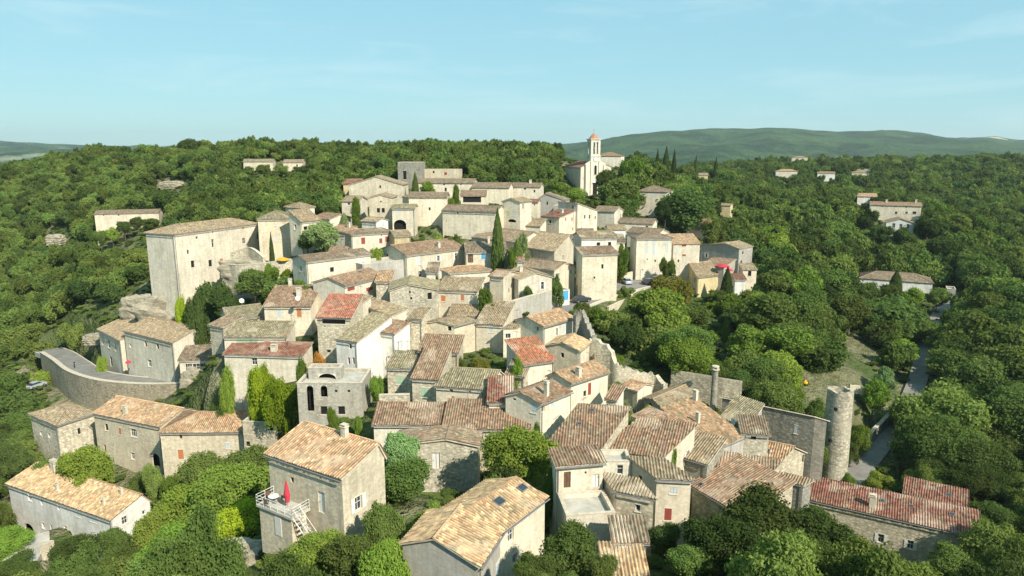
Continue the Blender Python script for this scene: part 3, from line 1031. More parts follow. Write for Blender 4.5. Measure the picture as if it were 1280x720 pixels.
H('RW', 'long stone row house with even red striped roof and pale blue shutters at lower right', (1225, 671), 84, (1009, 623), -5, 6.5, 'SL', 'S', 'R', s=.25,
  win='1101,673,w,.75,1.3;1138,681,w,.75,1.3;1103,647,d,.6,.4;1144,657,d,.5,.5', sky='1103,626,.6,.6;1139,633,.6,.6;1190,643,.7,.6', ch='1090,633,1.6,.6', auto=False)
H('RW2', 'dark red hipped roof behind the long red striped row', (1208, 640), 92, (1130, 622), -5, 4, 'SL', 'S', 'R', s=.22, auto=False, sky='1186,619,.8,.6')

# centre
H('H28', 'narrow house with steep striped brown roof and pale green shutters', (547, 474), 95, (515, 472), -7.5, 6, 'SL', 'S', 'M', s=.38, win='531,491,v,1.1,1.5', auto=False)
H('H28b', '', (572, 440), 103, (524, 438), -4, 7, 'SL', 'S', 'M', s=.35, root='H28', auto=False)
H('H29', 'square house with mossy grey-tan roof and two tiny windows', (604, 486), 92, (545, 482), (632, 470), 5, 'GL', 'C', 'G', s=.3, f=.7,
  win='587,489,d,.35,.35;564,488,d,.5,.5;566,498,o,.3,.7', auto=False)
H('H32', 'little dark red lean-to roof beside the mottled brown roof', (640, 502), 88, (611, 502), -5, 3.5, 'SL', 'W', 'R', s=.35, auto=False, cat='lean-to')
H('H24', 'white house with orange tan roof next to the jagged ruined wall', (679, 408), 116, (644, 400), (718, 397), 5.5, 'GR', 'W', 'O', s=.28, f=.55,
  win='704,412,l,1,1.7;696,415,w,.5,1.4;672,411,d,.4,.7', sky='689,386,.9,.4')
H('H25', 'stone house with pale yellow roof joined to the curved old wall', (724, 438), 108, (684, 431), (737, 427), 6, 'GR', 'C', 'Y', s=.3, f=.5,
  win='729,447,l,.7,1.6;703,444,d,.6,.8', auto=False)
H('H26', 'low house with bright red-orange roof and curved cream wall', (692, 450), 101, (655, 455), -6.5, 4, 'SL', 'W', 'V', s=.3, win='693,453,D,.8,1.8', auto=False)
H('H27', 'grey stone house with low gable and a round wall lamp left of the mossy roofs', (568, 407), 118, (527, 404), (594, 400), 5.5, 'GR', 'C', 'T', s=.2,
  win='562,411,d,.7,.8;574,418,d,.2,.3', auto=False)
H('H27b', 'cream gabled house under a broad mossy tan roof above the courtyard', (628, 406), 121, (595, 404), -9, 5.5, 'SL', 'W', 'T', s=.24, win='614,412,l,.7,1.1', auto=False)
H('H27c', 'small cream house with barred window at the end of the mossy roofs', (647, 410), 119, (629, 411), (664, 404), 5.5, 'BL', 'W', 'T', s=-.18, win='635,420,g,.9,.9', auto=False)
H('H27d', 'tan roof with grey slate corner in front of the orange-shuttered house', (612, 396), 128, (560, 394), -8, 4, 'GL', 'C', 'T', s=.3)
H('H10', 'tall white house with mossy roof and three small front windows', (446, 427), 108, (420, 424), 490, 9.5, 'SL', 'P', 'G', s=.22, a=38,
  win='438,433,d,.5,.8;436,451,d,.45,1.1;442,451,d,.45,1.1;480,448,l,1.1,1.6', auto=False)
H('H10b', 'white annex with red-brown roof and two slim blind windows', (493, 417), 113, -4, 512, 7.5, 'SL', 'P', 'M', s=.2, a=35,
  win='498,434,l,.4,1.6;502,431,l,.4,1.6', auto=False)
H('H11', 'low house with yellow-tan roof between the salmon roof and the big stone gable', (490, 394), 121, (450, 380), 508, 5.5, 'SL', 'W', 'T', s=.22, auto=False)
H('H9', 'stone tower house with plain salmon red roof and wide loft opening', (438, 397), 118, (396, 396), -7, 8, 'SL', 'S', 'Z', s=.36, win='417,402,d,4.2,.9;406,408,d,.3,.3;411,439,d,.7,.5', ch='409,368,1,.5', auto=False)
H('H12', 'big rubble stone gable house with pale tan roof and one dark window', (547, 362), 130, (487, 363), -9, 6.5, 'GR', 'S', 'G', s=.2, f=.62,
  win='537,370,d,.8,1.3;514,373,d,.4,.5;512,356,d,.3,.5', auto=False)
H('H13', 'cream house with two orange shutters beside the big stone gable', (596, 364), 133, (547, 362), -6, 5, 'SL', 'W', 'T', s=.25, win='554,373,o,.9,1.2;578,372,o,.7,1.2', auto=False)
H('H14', 'large cream house with long red-brown roof and pale blue shutters', (507, 319), 152, -11, 581, 6.5, 'GR', 'W', 'M', s=.3, a=55,
  win='523,326,l,1.1,1.8;548,323,w,.7,1.3;570,320,w,.7,1.4;525,343,g,.8,1.6;484,321,d,.7,1.2', ch='548,309,1,.6')
H('H15', 'wide cream house with grey-brown roof and one bright blue shutter', (634, 314), 158, (583, 315), -10, 5.5, 'GL', 'W', 'B', s=.3, win='588,323,D,1.3,2;604,320,b,.9,1.5;623,319,l,.8,1', ch='611,304,1.3,.4;592,297,1,.4')
H('H16', 'low cream house with clean pale orange hipped roof', (561, 341), 143, -5, 613, 4.5, 'HR', 'W', 'O', s=.3, a=72, auto=False, win='603,348,l,1,1.2')
H('H17', 'small cream house with brown roof and tall narrow window right of the orange hipped roof', (629, 346), 138, (612, 346), 647, 6.5, 'GL', 'C', 'M', s=.25, a=30, win='640,348,d,.4,.9;636,363,d,.4,1')
H('H18', 'cream gabled house with brown roof and white shuttered window facing the lane', (690, 346), 142, (648, 349), -8, 6.5, 'GR', 'W', 'T', s=.3, win='678,357,w,.6,1.6', ch='651,340,1,.5', auto=False)
H('H19', 'low house with crossed brown roofs behind the white-shuttered gable', (693, 338), 151, (640, 331), -8, 4.5, 'GL', 'W', 'B', s=.3)
H('H20', 'tall stone house with grey side, round window and green shutters at street level', (693, 314), 158, (656, 309), (717, 306), 8.5, 'GL', 'C', 'T', s=.3, f=.75,
  win='704,322,g,1,1.3;701,345,w,1.2,2.4', auto=False)
H('H21', 'massive plain stone block with low orange-brown roof and dark archway on the street', (728, 318), 152, -4.5, 772, 11, 'SR', 'C', 'M', s=.22, a=72,
  win='753,333,d,.5,1;743,347,d,.4,.5;719,363,A,1.3,3.2', auto=False)
H('H22', 'low garage with bright blue door beside the stone block', (712, 362), 149, (689, 365), -3, 3.2, 'F', 'P', 'T', win='706,367,b,2,2.1;696,369,g,1.2,1', auto=False, cat='garage')
H('H83', 'house with mossy roof and grey stone end wall beside the dark garden trees', (286, 400), 129, (276, 390), (331, 394), 5.5, 'GR', 'S', 'G', s=.32, f=.55, auto=False)
H('H83b', 'cream house with brown roof, white chimney and small orange door awning', (388, 383), 130, (330, 383), -7.5, 6, 'SL', 'W', 'M', s=.33, win='349,392,l,.9,1.4;374,391,o,.9,1.7', ch='374,371,1.6,.7;363,357,1.2,.5', auto=False)
H('H83c', 'low house with mossy roof and wide pale green glazed bay', (358, 421), 120, (280, 421), -5, 4, 'SL', 'W', 'G', s=.3, win='309,430,v,3.8,2;334,430,r,1,1', auto=False)
H('H83d', 'low wide dark red roof just below the green glazed bay', (378, 445), 115, (280, 442), -4.5, 4.5, 'SL', 'W', 'R', s=.24, ch='343,438,.8,.8', auto=False, win='318,452,g,1,1.2')
H('H8', 'small house with red-brown roof and a band of red-framed glazing', (431, 357), 132, -8, 480, 5, 'GR', 'W', 'M', s=.3, a=40, win='439,361,r,2.2,.7;462,361,r,2.2,.7', sky='450,340,1,.5', auto=False)
H('H7', 'long cream barn with brown roof and grey gable above the salmon roof', (383, 327), 140, -6, 463, 6.5, 'GR', 'W', 'B', s=.28, a=62, win='376,336,d,.6,1.1;415,337,d,.9,1;380,343,d,.4,.5', auto=False)
H('H81', 'grey cement-walled flat building in the middle of the village', (453, 331), 146, -6, 522, 5, 'F', 'K', 'T', a=62, auto=False, cat='building', win='509,343,d,.4,.5;518,336,d,.3,.3')
H('H85', 'ruined chapel-like stone facade with tall arched window and roofless top', (452, 479), 97, (371, 479), -7, 5.5, 'F', 'Q', 'T',
  win='388,498,A,1.0,4.0;405,489,A,1.0,1.8;405,513,d,1.0,1.3;420,489,d,.4,.4;427,513,d,1.0,1.3;436,489,d,.4,.4', auto=False, cat='ruined building')
H('H85b', '', (426, 460), 100, (385, 460), -2, 3, 'F', 'Q', 'T', root='H85', win='409,473,A,2.6,1.5', auto=False)
H('H86', 'rough grey stone house with pale shuttered window beside the white house', (515, 460), 100, (484, 459), -5, 5.5, 'SL', 'S', 'G', s=.2, win='500,475,v,1.1,1.4;496,458,d,.2,.2', auto=False)

# left: castle and road houses
H('K1', 'tall fortress-like house with grey stained end wall standing on the rock', (217, 293), 155, 182, 322, 14.5, 'HR', 'W', 'T', s=.34, a=50,
  win='193,307,l,.5,1.2;205,307,l,.5,1.2;193,328,l,.5,1.8;205,330,l,.5,1.8;246,297,d,.5,.6;235,315,d,.5,1;241,330,d,1,1.6;266,304,g,.7,2;263,329,d,1,1.6;277,328,o,1,1.9;266,290,d,.4,.4;304,285,d,.5,.4;305,301,g,1,1.5;300,329,d,.8,.8',
  ch='236,271,.8,1.2;282,270,.8,1.2', auto=False)
H('K3', '', (367, 273), 170, (322, 274), -9, 12, 'HL', 'C', 'G', s=.36, root='K1', win='345,281,l,.5,.5;345,299,l,.7,1.4', auto=False)
H('K4', 'house with long sloping tan roof and square loft window beside the fortress-like house', (376, 277), 162, -4.5, 400, 8, 'SR', 'W', 'T', s=.5, a=55, win='382,285,d,1.1,.8', auto=False)
H('K5', 'small upper house with hipped tan roof above the fortress-like house', (376, 260), 184, -7, 393, 6, 'HR', 'W', 'T', s=.32, a=55)
H('RH', 'stone cafe house with broad tan roof on the bend of the road', (216, 428), 140, (155, 413), 280, 8.5, 'GL', 'W', 'T', s=.3, f=.5,
  win='182,430,A,.9,1.2;197,433,A,.9,1.2;187,454,g,1.4,1.6;255,427,d,.7,.9;263,429,g,.9,1.1;163,432,g,.7,1', auto=False)
H('RHb', '', (280, 448), 134, (224, 450), -5, 3.6, 'SL', 'W', 'B', s=.28, root='RH', win='259,459,g,5.6,1.7;236,460,g,1.3,1.8', auto=False)
H('RA', 'narrow annex with glazed gallery and small orange canopy above the road', (150, 425), 150, (123, 411), -6, 7.5, 'SL', 'W', 'T', s=.3,
  win='128,426,g,1.1,2;136,430,g,1.6,2;144,434,g,.9,1.8;139,452,D,1.4,2.4', ch='152,398,1.5,.5', auto=False)
H('FARL', 'long low stone farm building with thin brown roof in the woods on the left', (198, 266), 240, (118, 265), -8, 4.5, 'GL', 'W', 'B', s=.25, win='129,268,d,.4,.4;148,268,d,.5,.5', ch='143,262,.8', auto=False, cat='farm building')
H('HILL1', 'pale stone house half hidden by trees on the hilltop', (341, 202), 300, (304, 201), -7, 4, 'GL', 'C', 'G', s=.3)
H('HILL2', 'low white house right of the hilltop stone house', (378, 203), 305, (354, 201), -8, 4, 'GL', 'W', 'T', s=.3)

# upper village
H('U79', 'cream house with grey-brown roof and red closed shutters', (439, 293), 165, -5, 493, 6, 'HR', 'W', 'B', s=.32, a=72, win='454,301,r,1,1.6;476,301,r,.8,1.2;484,299,r,1,1.4;477,294,d,.3,.3', ch='443,284,1.1,.4;467,283,1.1,.4', auto=False)
H('U79b', 'small yellowish annex with tan roof beside the red-shuttered house', (513, 294), 168, (493, 295), -6, 4.5, 'GL', 'Y', 'T', s=.3, auto=False, cat='annex')
H('U80', 'low brown roofed house behind the silver-leaved tree', (433, 290), 174, (411, 288), -7, 6, 'GL', 'W', 'M', s=.3)
H('U80b', 'cluster house with brown roof between the fortress-like house and the red shutters', (412, 274), 182, (391, 272), -7, 5.5, 'GL', 'W', 'M', s=.3)
H('U70', 'square stone tower house with a pair of dark windows', (490, 247), 182, (461, 244), 504, 9, 'GR', 'C', 'T', s=.25, a=10, win='473,263,d,.8,1.2;479,263,d,.8,1.2;476,252,d,.4,.4', auto=False)
H('U71', 'small house over a dark arched passage', (518, 260), 179, (490, 260), -5, 7.5, 'GL', 'W', 'G', s=.3, win='499,265,l,.9,1.3;500,281,A,3.2,2.6', auto=False)
H('U72', 'plain tall cream house with brown roof above the garden terrace', (558, 247), 187, (511, 247), -7, 7.5, 'GL', 'W', 'B', s=.32, win='537,261,d,.5,.8', auto=False)
H('U73', 'long pale house with brown roof and two tiny windows behind the cypress', (620, 265), 177, (553, 263), -8, 7.5, 'GL', 'W', 'B', s=.3, win='572,266,d,.5,.5;596,268,d,.3,.3;558,276,d,.3,.3', auto=False)
H('U74', 'open-fronted porch building with red-brown roof above the cypress', (607, 245), 193, (576, 245), -5, 4, 'SL', 'W', 'M', s=.25, win='590,248,d,5,1.6', auto=False, cat='porch building')
H('U75', 'narrow gabled cream house with pale green door standing on a high base', (650, 253), 180, (628, 252), -6, 7.5, 'GR', 'W', 'T', s=.35, win='635,267,v,1,1.5;643,267,l,.9,1.3;640,276,A,2.4,.8', auto=False)
H('U76', 'low cream row with red roof behind the narrow gabled house', (672, 253), 202, (649, 252), -5, 5, 'GL', 'W', 'R', s=.25, win='652,256,d,.4,.4;668,256,d,.4,.4', auto=False)
H('U77', 'small shed with tan roof below the green-doored gable', (675, 283), 181, (651, 282), -5, 3, 'SL', 'W', 'T', s=.3, auto=False, cat='shed')
H('U78', 'broad dark brown roof just behind the tall cypress', (647, 303), 166, (591, 296), -10, 5, 'GL', 'W', 'B', s=.32, f=.6, auto=False)
H('U69', 'ochre-roofed house with white front and one square window by the thorny shrub', (447, 252), 190, (427, 252), 459, 7, 'GL', 'W', 'T', s=.3, a=20, win='436,254,g,.8,.9', auto=False)
H('U68', 'wide pale gable wall with tiny attic window near the ruined keep', (504, 231), 206, (436, 233), -9, 6, 'GR', 'C', 'T', s=.3, win='475,227,d,.5,.8', ch='457,222,1.4,.5;489,222,1.2,.5', auto=False)
H('U68b', 'small house with orange-red roof at the left end of the wide gable', (450, 230), 214, (429, 229), -8, 5, 'GL', 'Y', 'R', s=.3, auto=False)
H('KEEP', 'square roofless ruined keep with one dark doorway at the top of the village', (527, 203), 232, (497, 202), -7, 9, 'F', 'G', 'T', win='506,219,d,1.1,2.8', auto=False, cat='ruined keep')
H('KEEPW', 'long low ruined wall building with a red hatch beside the keep', (574, 212), 236, (529, 211), -6, 5, 'F', 'C', 'T', win='542,215,d,.6,.8;557,217,r,1,1', auto=False, cat='ruined building')
H('U66', 'long upper row house with grey-brown roof and small windows', (592, 229), 221, (522, 228), -7, 6, 'GL', 'W', 'B', s=.33, win='555,230,d,.6,.5;576,230,d,.5,.4;557,237,d,.7,1.2;580,237,l,1,.8', auto=False)
H('U65', 'pale house with large grey-brown roof in the middle of the upper row', (636, 235), 216, (590, 235), -8, 6, 'GL', 'W', 'B', s=.33, auto=False)
H('U64', 'house with brown roof and three small windows at the right end of the upper row', (675, 234), 223, (635, 233), -7, 6, 'GL', 'W', 'B', s=.3, win='641,235,d,.5,.6;656,236,d,.6,.6;668,239,d,.5,.8', ch='663,229,.9', auto=False)
H('U63', 'grey gabled house with brown roof near the bushy pines below the church', (707, 250), 209, (672, 246), 712, 7, 'GR', 'K', 'B', s=.3, f=.7, a=15, win='684,254,d,.5,1', auto=False)
H('U62', 'cream house with bright red roof and small orange shutters', (699, 272), 190, (678, 270), 722, 7.5, 'SL', 'W', 'R', s=.2, a=38, win='707,274,o,.7,1;715,274,o,.7,1;716,286,o,.6,.8', ch='702,266,.7,.7', auto=False)
H('U62b', 'tall cream house with descending gable next to the bright red roof', (722, 254), 195, -7, 747, 10, 'BL', 'W', 'T', s=.28, a=38, win='731,271,d,.6,1;737,271,d,.6,1.1;731,262,d,.4,.5;727,287,d,.7,1;744,272,d,.5,.9', auto=False)
H('U62c', 'low grey wall building behind the bright red roof', (720, 258), 203, (692, 253), -5, 4, 'F', 'K', 'T', auto=False, cat='building')
H('U61', 'long low building with brown roof below the orange shutters', (724, 303), 177, (664, 298), -8, 5, 'GL', 'W', 'B', s=.3, auto=False)
H('U60', 'white house with brown roof and two dark windows above the green ivy bank', (771, 297), 172, (727, 298), -8, 5.5, 'GL', 'P', 'T', s=.28, win='748,305,d,.9,.8;762,305,d,.8,1', auto=False)
H('U87', 'small bright white house with tan roof beside the ivy bank', (782, 287), 185, (761, 287), -6, 5.5, 'GL', 'P', 'T', s=.3, auto=False)
H('U87b', 'low house with two brown roofs behind the big cream street house', (822, 293), 188, (784, 290), -7, 5, 'GL', 'W', 'B', s=.3, auto=False)
H('U55', 'big cream street house with seven windows and low brown hipped roof', (796, 298), 178, -6, 840, 9, 'HR', 'W', 'B', s=.28, a=74,
  win='809,301,l,.7,1.3;818,300,l,.7,1.3;834,299,l,.7,1.3;808,311,l,.8,1.6;817,312,l,.8,2.6;834,310,l,.7,1.6;809,324,d,.3,.4;819,326,d,.4,.6', ch='823,291,1.2,.6', auto=False)
H('U56', 'pale house with patchy orange roof and small red balconies', (842, 305), 182, -7, 875, 8, 'SR', 'W', 'O', s=.25, a=74, win='855,307,r,1.2,.5;855,319,r,1,.5;846,313,l,.8,1.4;848,326,d,.4,.7', auto=False)
H('U57', 'grey gabled house with tan and yellow roof at the right edge of the village', (924, 311), 194, (876, 308), 941, 7.5, 'GR', 'K', 'T', s=.25, f=.35, a=28, win='883,319,w,.6,1.2', auto=False)
H('U58', 'small house with brown roof and yellow-green creeper on its front wall', (872, 346), 174, (852, 334), (898, 343), 5.5, 'GR', 'Y', 'T', s=.3, auto=False)
H('U58b', 'terraced house under a bright pink-red awning at the village edge', (905, 334), 181, (877, 328), 919, 7, 'SL', 'K', 'M', s=.12, a=20, auto=False)
H('U58c', 'white narrow house with small red roof among the garden trees', (918, 349), 173, -3, 932, 6.5, 'SR', 'P', 'R', s=.25, a=75, auto=False)
H('U58d', 'small porch house with tan roof beyond the pink-red awning', (929, 337), 184, -4, 946, 6, 'SR', 'W', 'T', s=.25, a=72, win='937,342,d,.9,1.4', auto=False)
H('U59', 'detached grey gabled house with small red roof above the big cream street house', (882, 281), 225, (854, 280), 896, 5.5, 'GR', 'K', 'R', s=.28, a=30, auto=False)
H('U53', 'large cream house with brown hipped roof among trees below the church', (834, 240), 236, (794, 239), -11, 9.5, 'HL', 'W', 'B', s=.35, win='806,243,l,.7,1;819,243,l,.7,1', auto=False)
H('U88', 'low cream gabled house with brown roof left of the church path trees', (768, 265), 206, (743, 264), 779, 5.5, 'GL', 'W', 'B', s=.3, a=20, auto=False)
H('U89', 'long brown-roofed house below the tree by the church path', (816, 280), 197, (773, 280), -7, 5.5, 'GL', 'W', 'B', s=.3, auto=False)
H('U90', 'cream house with hipped roof standing right behind the bell tower', (776, 195), 305, (744, 195), -9, 5, 'HL', 'W', 'M', s=.35, auto=False)
# outlying houses on the right
H('O51', 'long two-storey farmhouse with red-brown roof alone in the woods on the right', (1152, 258), 285, (1088, 256), -8, 7, 'GL', 'W', 'M', s=.32, win='1103,258,d,.5,.5;1133,259,d,.5,.5;1120,266,d,.8,1;1133,266,w,.9,1;1143,266,d,1.3,1', auto=False, cat='farmhouse', ch='1108,253,1;1145,253,1')
H('O51b', 'white gabled house with three windows just below the long farmhouse', (1143, 279), 268, (1108, 277), -9, 5, 'GR', 'P', 'M', s=.32, win='1117,282,g,1,1.8;1126,283,g,1,1.8;1135,283,g,1,1.8', auto=False)
H('O51c', 'small white house with orange roof above the long farmhouse', (1096, 246), 330, (1072, 243), -9, 5, 'GL', 'P', 'O', s=.3, auto=False)
H('O52', 'bungalow with wide dark brown hipped roof surrounded by trees', (1166, 354), 212, (1074, 350), -10, 4.5, 'HL', 'P', 'B', s=.36, ch='1122,340,1.2,.5', auto=False, cat='bungalow')
H('O61', 'distant villa with orange roof on the wooded plateau', (997, 214), 520, (970, 211), -9, 6, 'HL', 'W', 'O', s=.3, auto=False, cat='villa')
H('O62', 'distant white villa with brown roof right of the orange-roofed one', (1044, 217), 520, (1022, 214), -9, 6, 'GL', 'P', 'M', s=.3, auto=False, cat='villa')
H('O63', 'small distant white house near the foot of the mountain', (1137, 203), 700, (1125, 203), -8, 7, 'GL', 'P', 'G', s=.3, auto=False)
H('O64', 'small distant yellow house right of the cypress group', (885, 219), 420, (868, 219), -8, 6, 'GL', 'Y', 'T', s=.3, auto=False)
H('O65', 'small pale building half hidden by trees above the orange-roofed houses', (913, 257), 300, (901, 257), -6, 6, 'GL', 'Y', 'T', s=.2, auto=False)
H('O66', 'distant low shed with long pale roof on the plateau', (1088, 216), 560, (1065, 216), -9, 4, 'SL', 'W', 'G', s=.3, auto=False, cat='shed')
H('O67', 'distant house with pale roof near the top of the plateau', (1010, 197), 640, (990, 197), -9, 6, 'HL', 'W', 'T', s=.3, auto=False)
H('O68', 'small hut with tan roof below the village gardens on the right', (1195, 362), 208, (1184, 360), -5, 6, 'F', 'K', 'T', auto=False, cat='hut')
# small buildings that fill the tight centre
H('F1', 'tiny stone outbuilding with tan roof tucked behind the white house annex', (527, 399), 117, (511, 398), -4, 5, 'SL', 'S', 'T', s=.25, auto=False, cat='outbuilding')
H('F2', 'low house with brown roof left of the mossy roof with green bay', (279, 409), 124, (262, 406), -4, 4, 'SL', 'S', 'B', s=.25, auto=False)
H('F3', 'small house with tan roof between salmon tower house and red-framed glazing', (449, 381), 124, (438, 380), -4, 5, 'SL', 'W', 'T', s=.2, auto=False)
H('F4', 'narrow cream house between clean orange hipped roof and blue shutter house', (546, 340), 148, (533, 340), -5, 5, 'SL', 'W', 'B', s=.25, auto=False)
H('F5', 'low brown roof behind the narrow brown-roofed cream house', (655, 326), 152, (636, 326), -6, 5, 'GL', 'W', 'M', s=.3)
H('F6', 'low stone house with orange-brown roof above the rough stone gable', (487, 352), 136, (470, 352), -5, 5, 'SL', 'S', 'O', s=.25, auto=False)
H('F7', 'small red-roofed cream house between grey-sided stone house and brown shed', (662, 285), 186, (647, 284), -5, 5, 'GL', 'W', 'M', s=.28)
H('F8', 'little white house with tan roof behind the red-shuttered house', (470, 277), 174, (452, 276), -5, 5, 'GL', 'P', 'T', s=.28)
H('F9', 'low tan-roofed house between square stone tower and plain tall house', (512, 247), 191, (503, 246), -6, 6, 'GL', 'C', 'T', s=.28)
H('F10', 'small cream house with brown roof left of the big cream street house', (781, 302), 174, (765, 302), -5, 6, 'SL', 'W', 'B', s=.25)
H('F11', 'shed with rusty brown roof at the right of the mottled chimney house', (770, 500), 93, (758, 498), -3.5, 4, 'SL', 'W', 'M', s=.25, auto=False, cat='shed')
H('F12', 'brown roofed stone house wedged between two mottled roofs at the village centre', (655, 470), 97, (633, 468), -4, 4, 'SL', 'S', 'B', s=.25, auto=False)
H('F13', 'low tan roof before the square mossy roofed house and the ivy column', (513, 456), 106, (499, 455), -4, 6, 'SL', 'C', 'T', s=.25, auto=False)
H('F14', 'small stone house with mottled roof below the castle tower houses', (430, 316), 150, (411, 316), -6, 5, 'GL', 'W', 'M', s=.28)
H('F15', 'low white house with brown roof beside the long brown-roofed building', (742, 292), 181, (724, 292), -6, 5, 'GL', 'W', 'B', s=.28)
# ------------------------------------------------------------------ terrain
CTRL = []
for hh in HOUSES:
    if hh['root'] or hh['D'] > 600: continue
    P = hh['P']; g = P.z - hh['h']
    c = P + hh['uL'] * hh['lL'] * .5 + hh['uR'] * hh['lR'] * .5
    CTRL.append((P.x, P.y - 1.0, g)); CTRL.append((c.x, c.y, g + .6))


def cp(px, py, D, dz=0.0):
    p = wp(px, py, D); CTRL.append((p.x, p.y, p.z + dz))


for a in [(0, 234, 330), (50, 217, 350), (0, 232, 400), (60, 222, 400), (130, 199, 380), (250, 196, 350), (330, 200, 310), (420, 200, 320), (20, 300, 290), (100, 300, 260), (60, 370, 220),
          (20, 430, 200), (110, 380, 185), (0, 500, 158), (40, 560, 130), (150, 250, 290), (200, 240, 300), (320, 245, 250), (400, 255, 235), (150, 310, 220),
          (170, 385, 168), (250, 380, 160), (300, 365, 162), (350, 375, 150), (-60, 420, 210), (-60, 340, 280),
          (500, 197, 330), (600, 197, 330), (700, 200, 330), (650, 215, 270), (740, 247, 272), (800, 215, 420), (880, 240, 420), (1000, 262, 420), (1280, 262, 600),
          (1280, 345, 260), (1250, 450, 165), (1180, 300, 300), (1000, 330, 250), (900, 390, 165), (800, 410, 152), (800, 360, 172), (900, 440, 142), (900, 475, 128), (1000, 475, 130),
          (1055, 460, 142), (960, 400, 168), (960, 360, 190), (1240, 600, 112), (1330, 560, 125), (1330, 700, 90), (1200, 720, 82), (950, 720, 64), (1075, 585, 113), (1100, 555, 121), (1130, 520, 131),
          (1140, 490, 143), (1150, 455, 160), (1155, 430, 175), (1180, 380, 206), (1240, 500, 142), (1240, 420, 180), (1060, 510, 124), (1020, 500, 122),
          (700, 386, 144), (740, 372, 155), (780, 359, 167), (815, 350, 178), (840, 343, 190), (770, 395, 150),
          (250, 720, 84), (150, 720, 84), (20, 720, 88), (-80, 680, 98), (420, 715, 58), (330, 690, 68), (300, 640, 84), (270, 600, 96), (250, 600, 99), (560, 640, 68), (690, 700, 55), (730, 720, 50), (640, 740, 44), (860, 720, 58),
          (100, 590, 112), (20, 640, 104), (1020, 560, 110), (1045, 596, 104), (650, 790, 36), (400, 800, 38), (1000, 800, 42), (200, 820, 50), (1200, 800, 55)]:
    cp(*a)
for D_, zz in ((400, (-26, -14, -12, -12, -12, -12, -14, -18, -22, -29, -32, -34, -36)), (460, (-40, -26, -23, -22, -22, -22, -22, -25, -27, -28, -28, -30, -32)),
               (530, (-52, -42, -38, -36, -34, -33, -33, -28, -25, -24, -23, -24, -26))):
    for k_, z_ in enumerate(zz):
        CTRL.append(((k_ * 110 - 40 - 640) / F * D_, D_, CAMZ + z_))
CTRL = np.array(CTRL)


SIL = [(-900, 183), (-300, 180), (0, 178), (60, 181), (120, 184), (200, 184.5), (300, 183), (420, 184), (560, 184), (680, 183), (720, 180.5), (760, 176), (800, 169.5), (850, 167), (880, 165.5),
       (920, 163.5), (960, 163), (1000, 164.5), (1045, 166.5), (1090, 163.8), (1120, 163.5), (1155, 167.5), (1180, 173.5), (1200, 174), (1240, 172.5), (1260, 175.5), (1290, 177),
       (1500, 172), (2400, 174)]
SX = np.array([a for a, _ in SIL]); SY = np.array([b for _, b in SIL])


def far_h(x, y):
    base = -48 + 30 * np.clip((x - 60) / 160, 0, 1) * np.exp(-((y - 660) / 210.0) ** 2) + 2 * np.clip((x + 150) / 300, 0, 1) * np.clip(y / 400, 0, 1) - 22 * np.clip((-x - 220) / 300, 0, 1) * np.clip(1.5 - y / 1500, 0, 1) + 9 * fbm(x, y, 420, 3)
    base = np.where(y < 0, -50, base)
    yy = np.maximum(y, 50)
    px = 640 + F * x / (yy * CP)
    sy = np.interp(px, SX, SY)
    left = px < 640
    Yr = np.where(left, 4300.0, 3700.0)
    t = (360 - sy) / F
    top = Yr * (t * CP - SP) / (CP + t * SP)
    wdt = np.where(y < Yr, 1150.0, 2200.0)
    k = np.exp(-((y - Yr) / wdt) ** 2)
    rel = (18 * fbm(x + 0.3 * y, y, 420, 5) + 70 * (0.32 - np.abs(fbm(x * 1.3 - 0.5 * y, y * .45, 640, 4)))) * np.clip((y - 1500) / 900, 0, 1) * (1 - 0.85 * np.exp(-((y - Yr) / 420) ** 2))
    rel = rel + 13 * fbm(x, y, 150, 3) * np.clip((y - 1500) / 900, 0, 1) * (1 - 0.55 * np.exp(-((y - Yr) / 300) ** 2))
    foot = np.clip((y - 1500) / 1800, 0, 1) ** 1.5 * 20
    return CAMZ + base * (1 - k) + top * k + rel + foot * (1 - k)


# ring of far points keeps the spline flat outside
ring = []
for r in (560, 660):
    for k in range(40):
        th = 2 * math.pi * k / 40
        x = r * math.cos(th); y = 210 + r * math.sin(th)
        ring.append((x, y, float(far_h(np.array([x]), np.array([y]))[0])))
ring = [q for q in ring if not (q[1] < 100 and abs(q[0]) < 120)]
CT = np.concatenate([CTRL, np.array(ring)])


def tps_fit(pts, lam):
    xy = pts[:, :2] / 100.0
    n = len(xy)
    d2 = ((xy[:, None] - xy[None]) ** 2).sum(-1)
    K = np.where(d2 > 1e-12, 0.5 * d2 * np.log(d2 + 1e-300), 0) + lam * np.eye(n)
    Pm = np.concatenate([np.ones((n, 1)), xy], 1)
    A = np.zeros((n + 3, n + 3)); A[:n, :n] = K; A[:n, n:] = Pm; A[n:, :n] = Pm.T
    b = np.zeros(n + 3); b[:n] = pts[:, 2]
    w = np.linalg.solve(A, b)
    return xy, w


TXY, TW = tps_fit(CT, 0.0012)


def near_h(x, y):
    x = np.asarray(x, float); y = np.asarray(y, float)
    sh = x.shape
    q = np.stack([x.ravel(), y.ravel()], 1) / 100.0
    out = np.empty(len(q))
    n = len(TXY)
    for i in range(0, len(q), 4000):
        c = q[i:i + 4000]
        d2 = ((c[:, None] - TXY[None]) ** 2).sum(-1)
        out[i:i + 4000] = (0.5 * d2 * np.log(d2 + 1e-300)) @ TW[:n] + TW[n] + c @ TW[n + 1:]
    return out.reshape(sh)


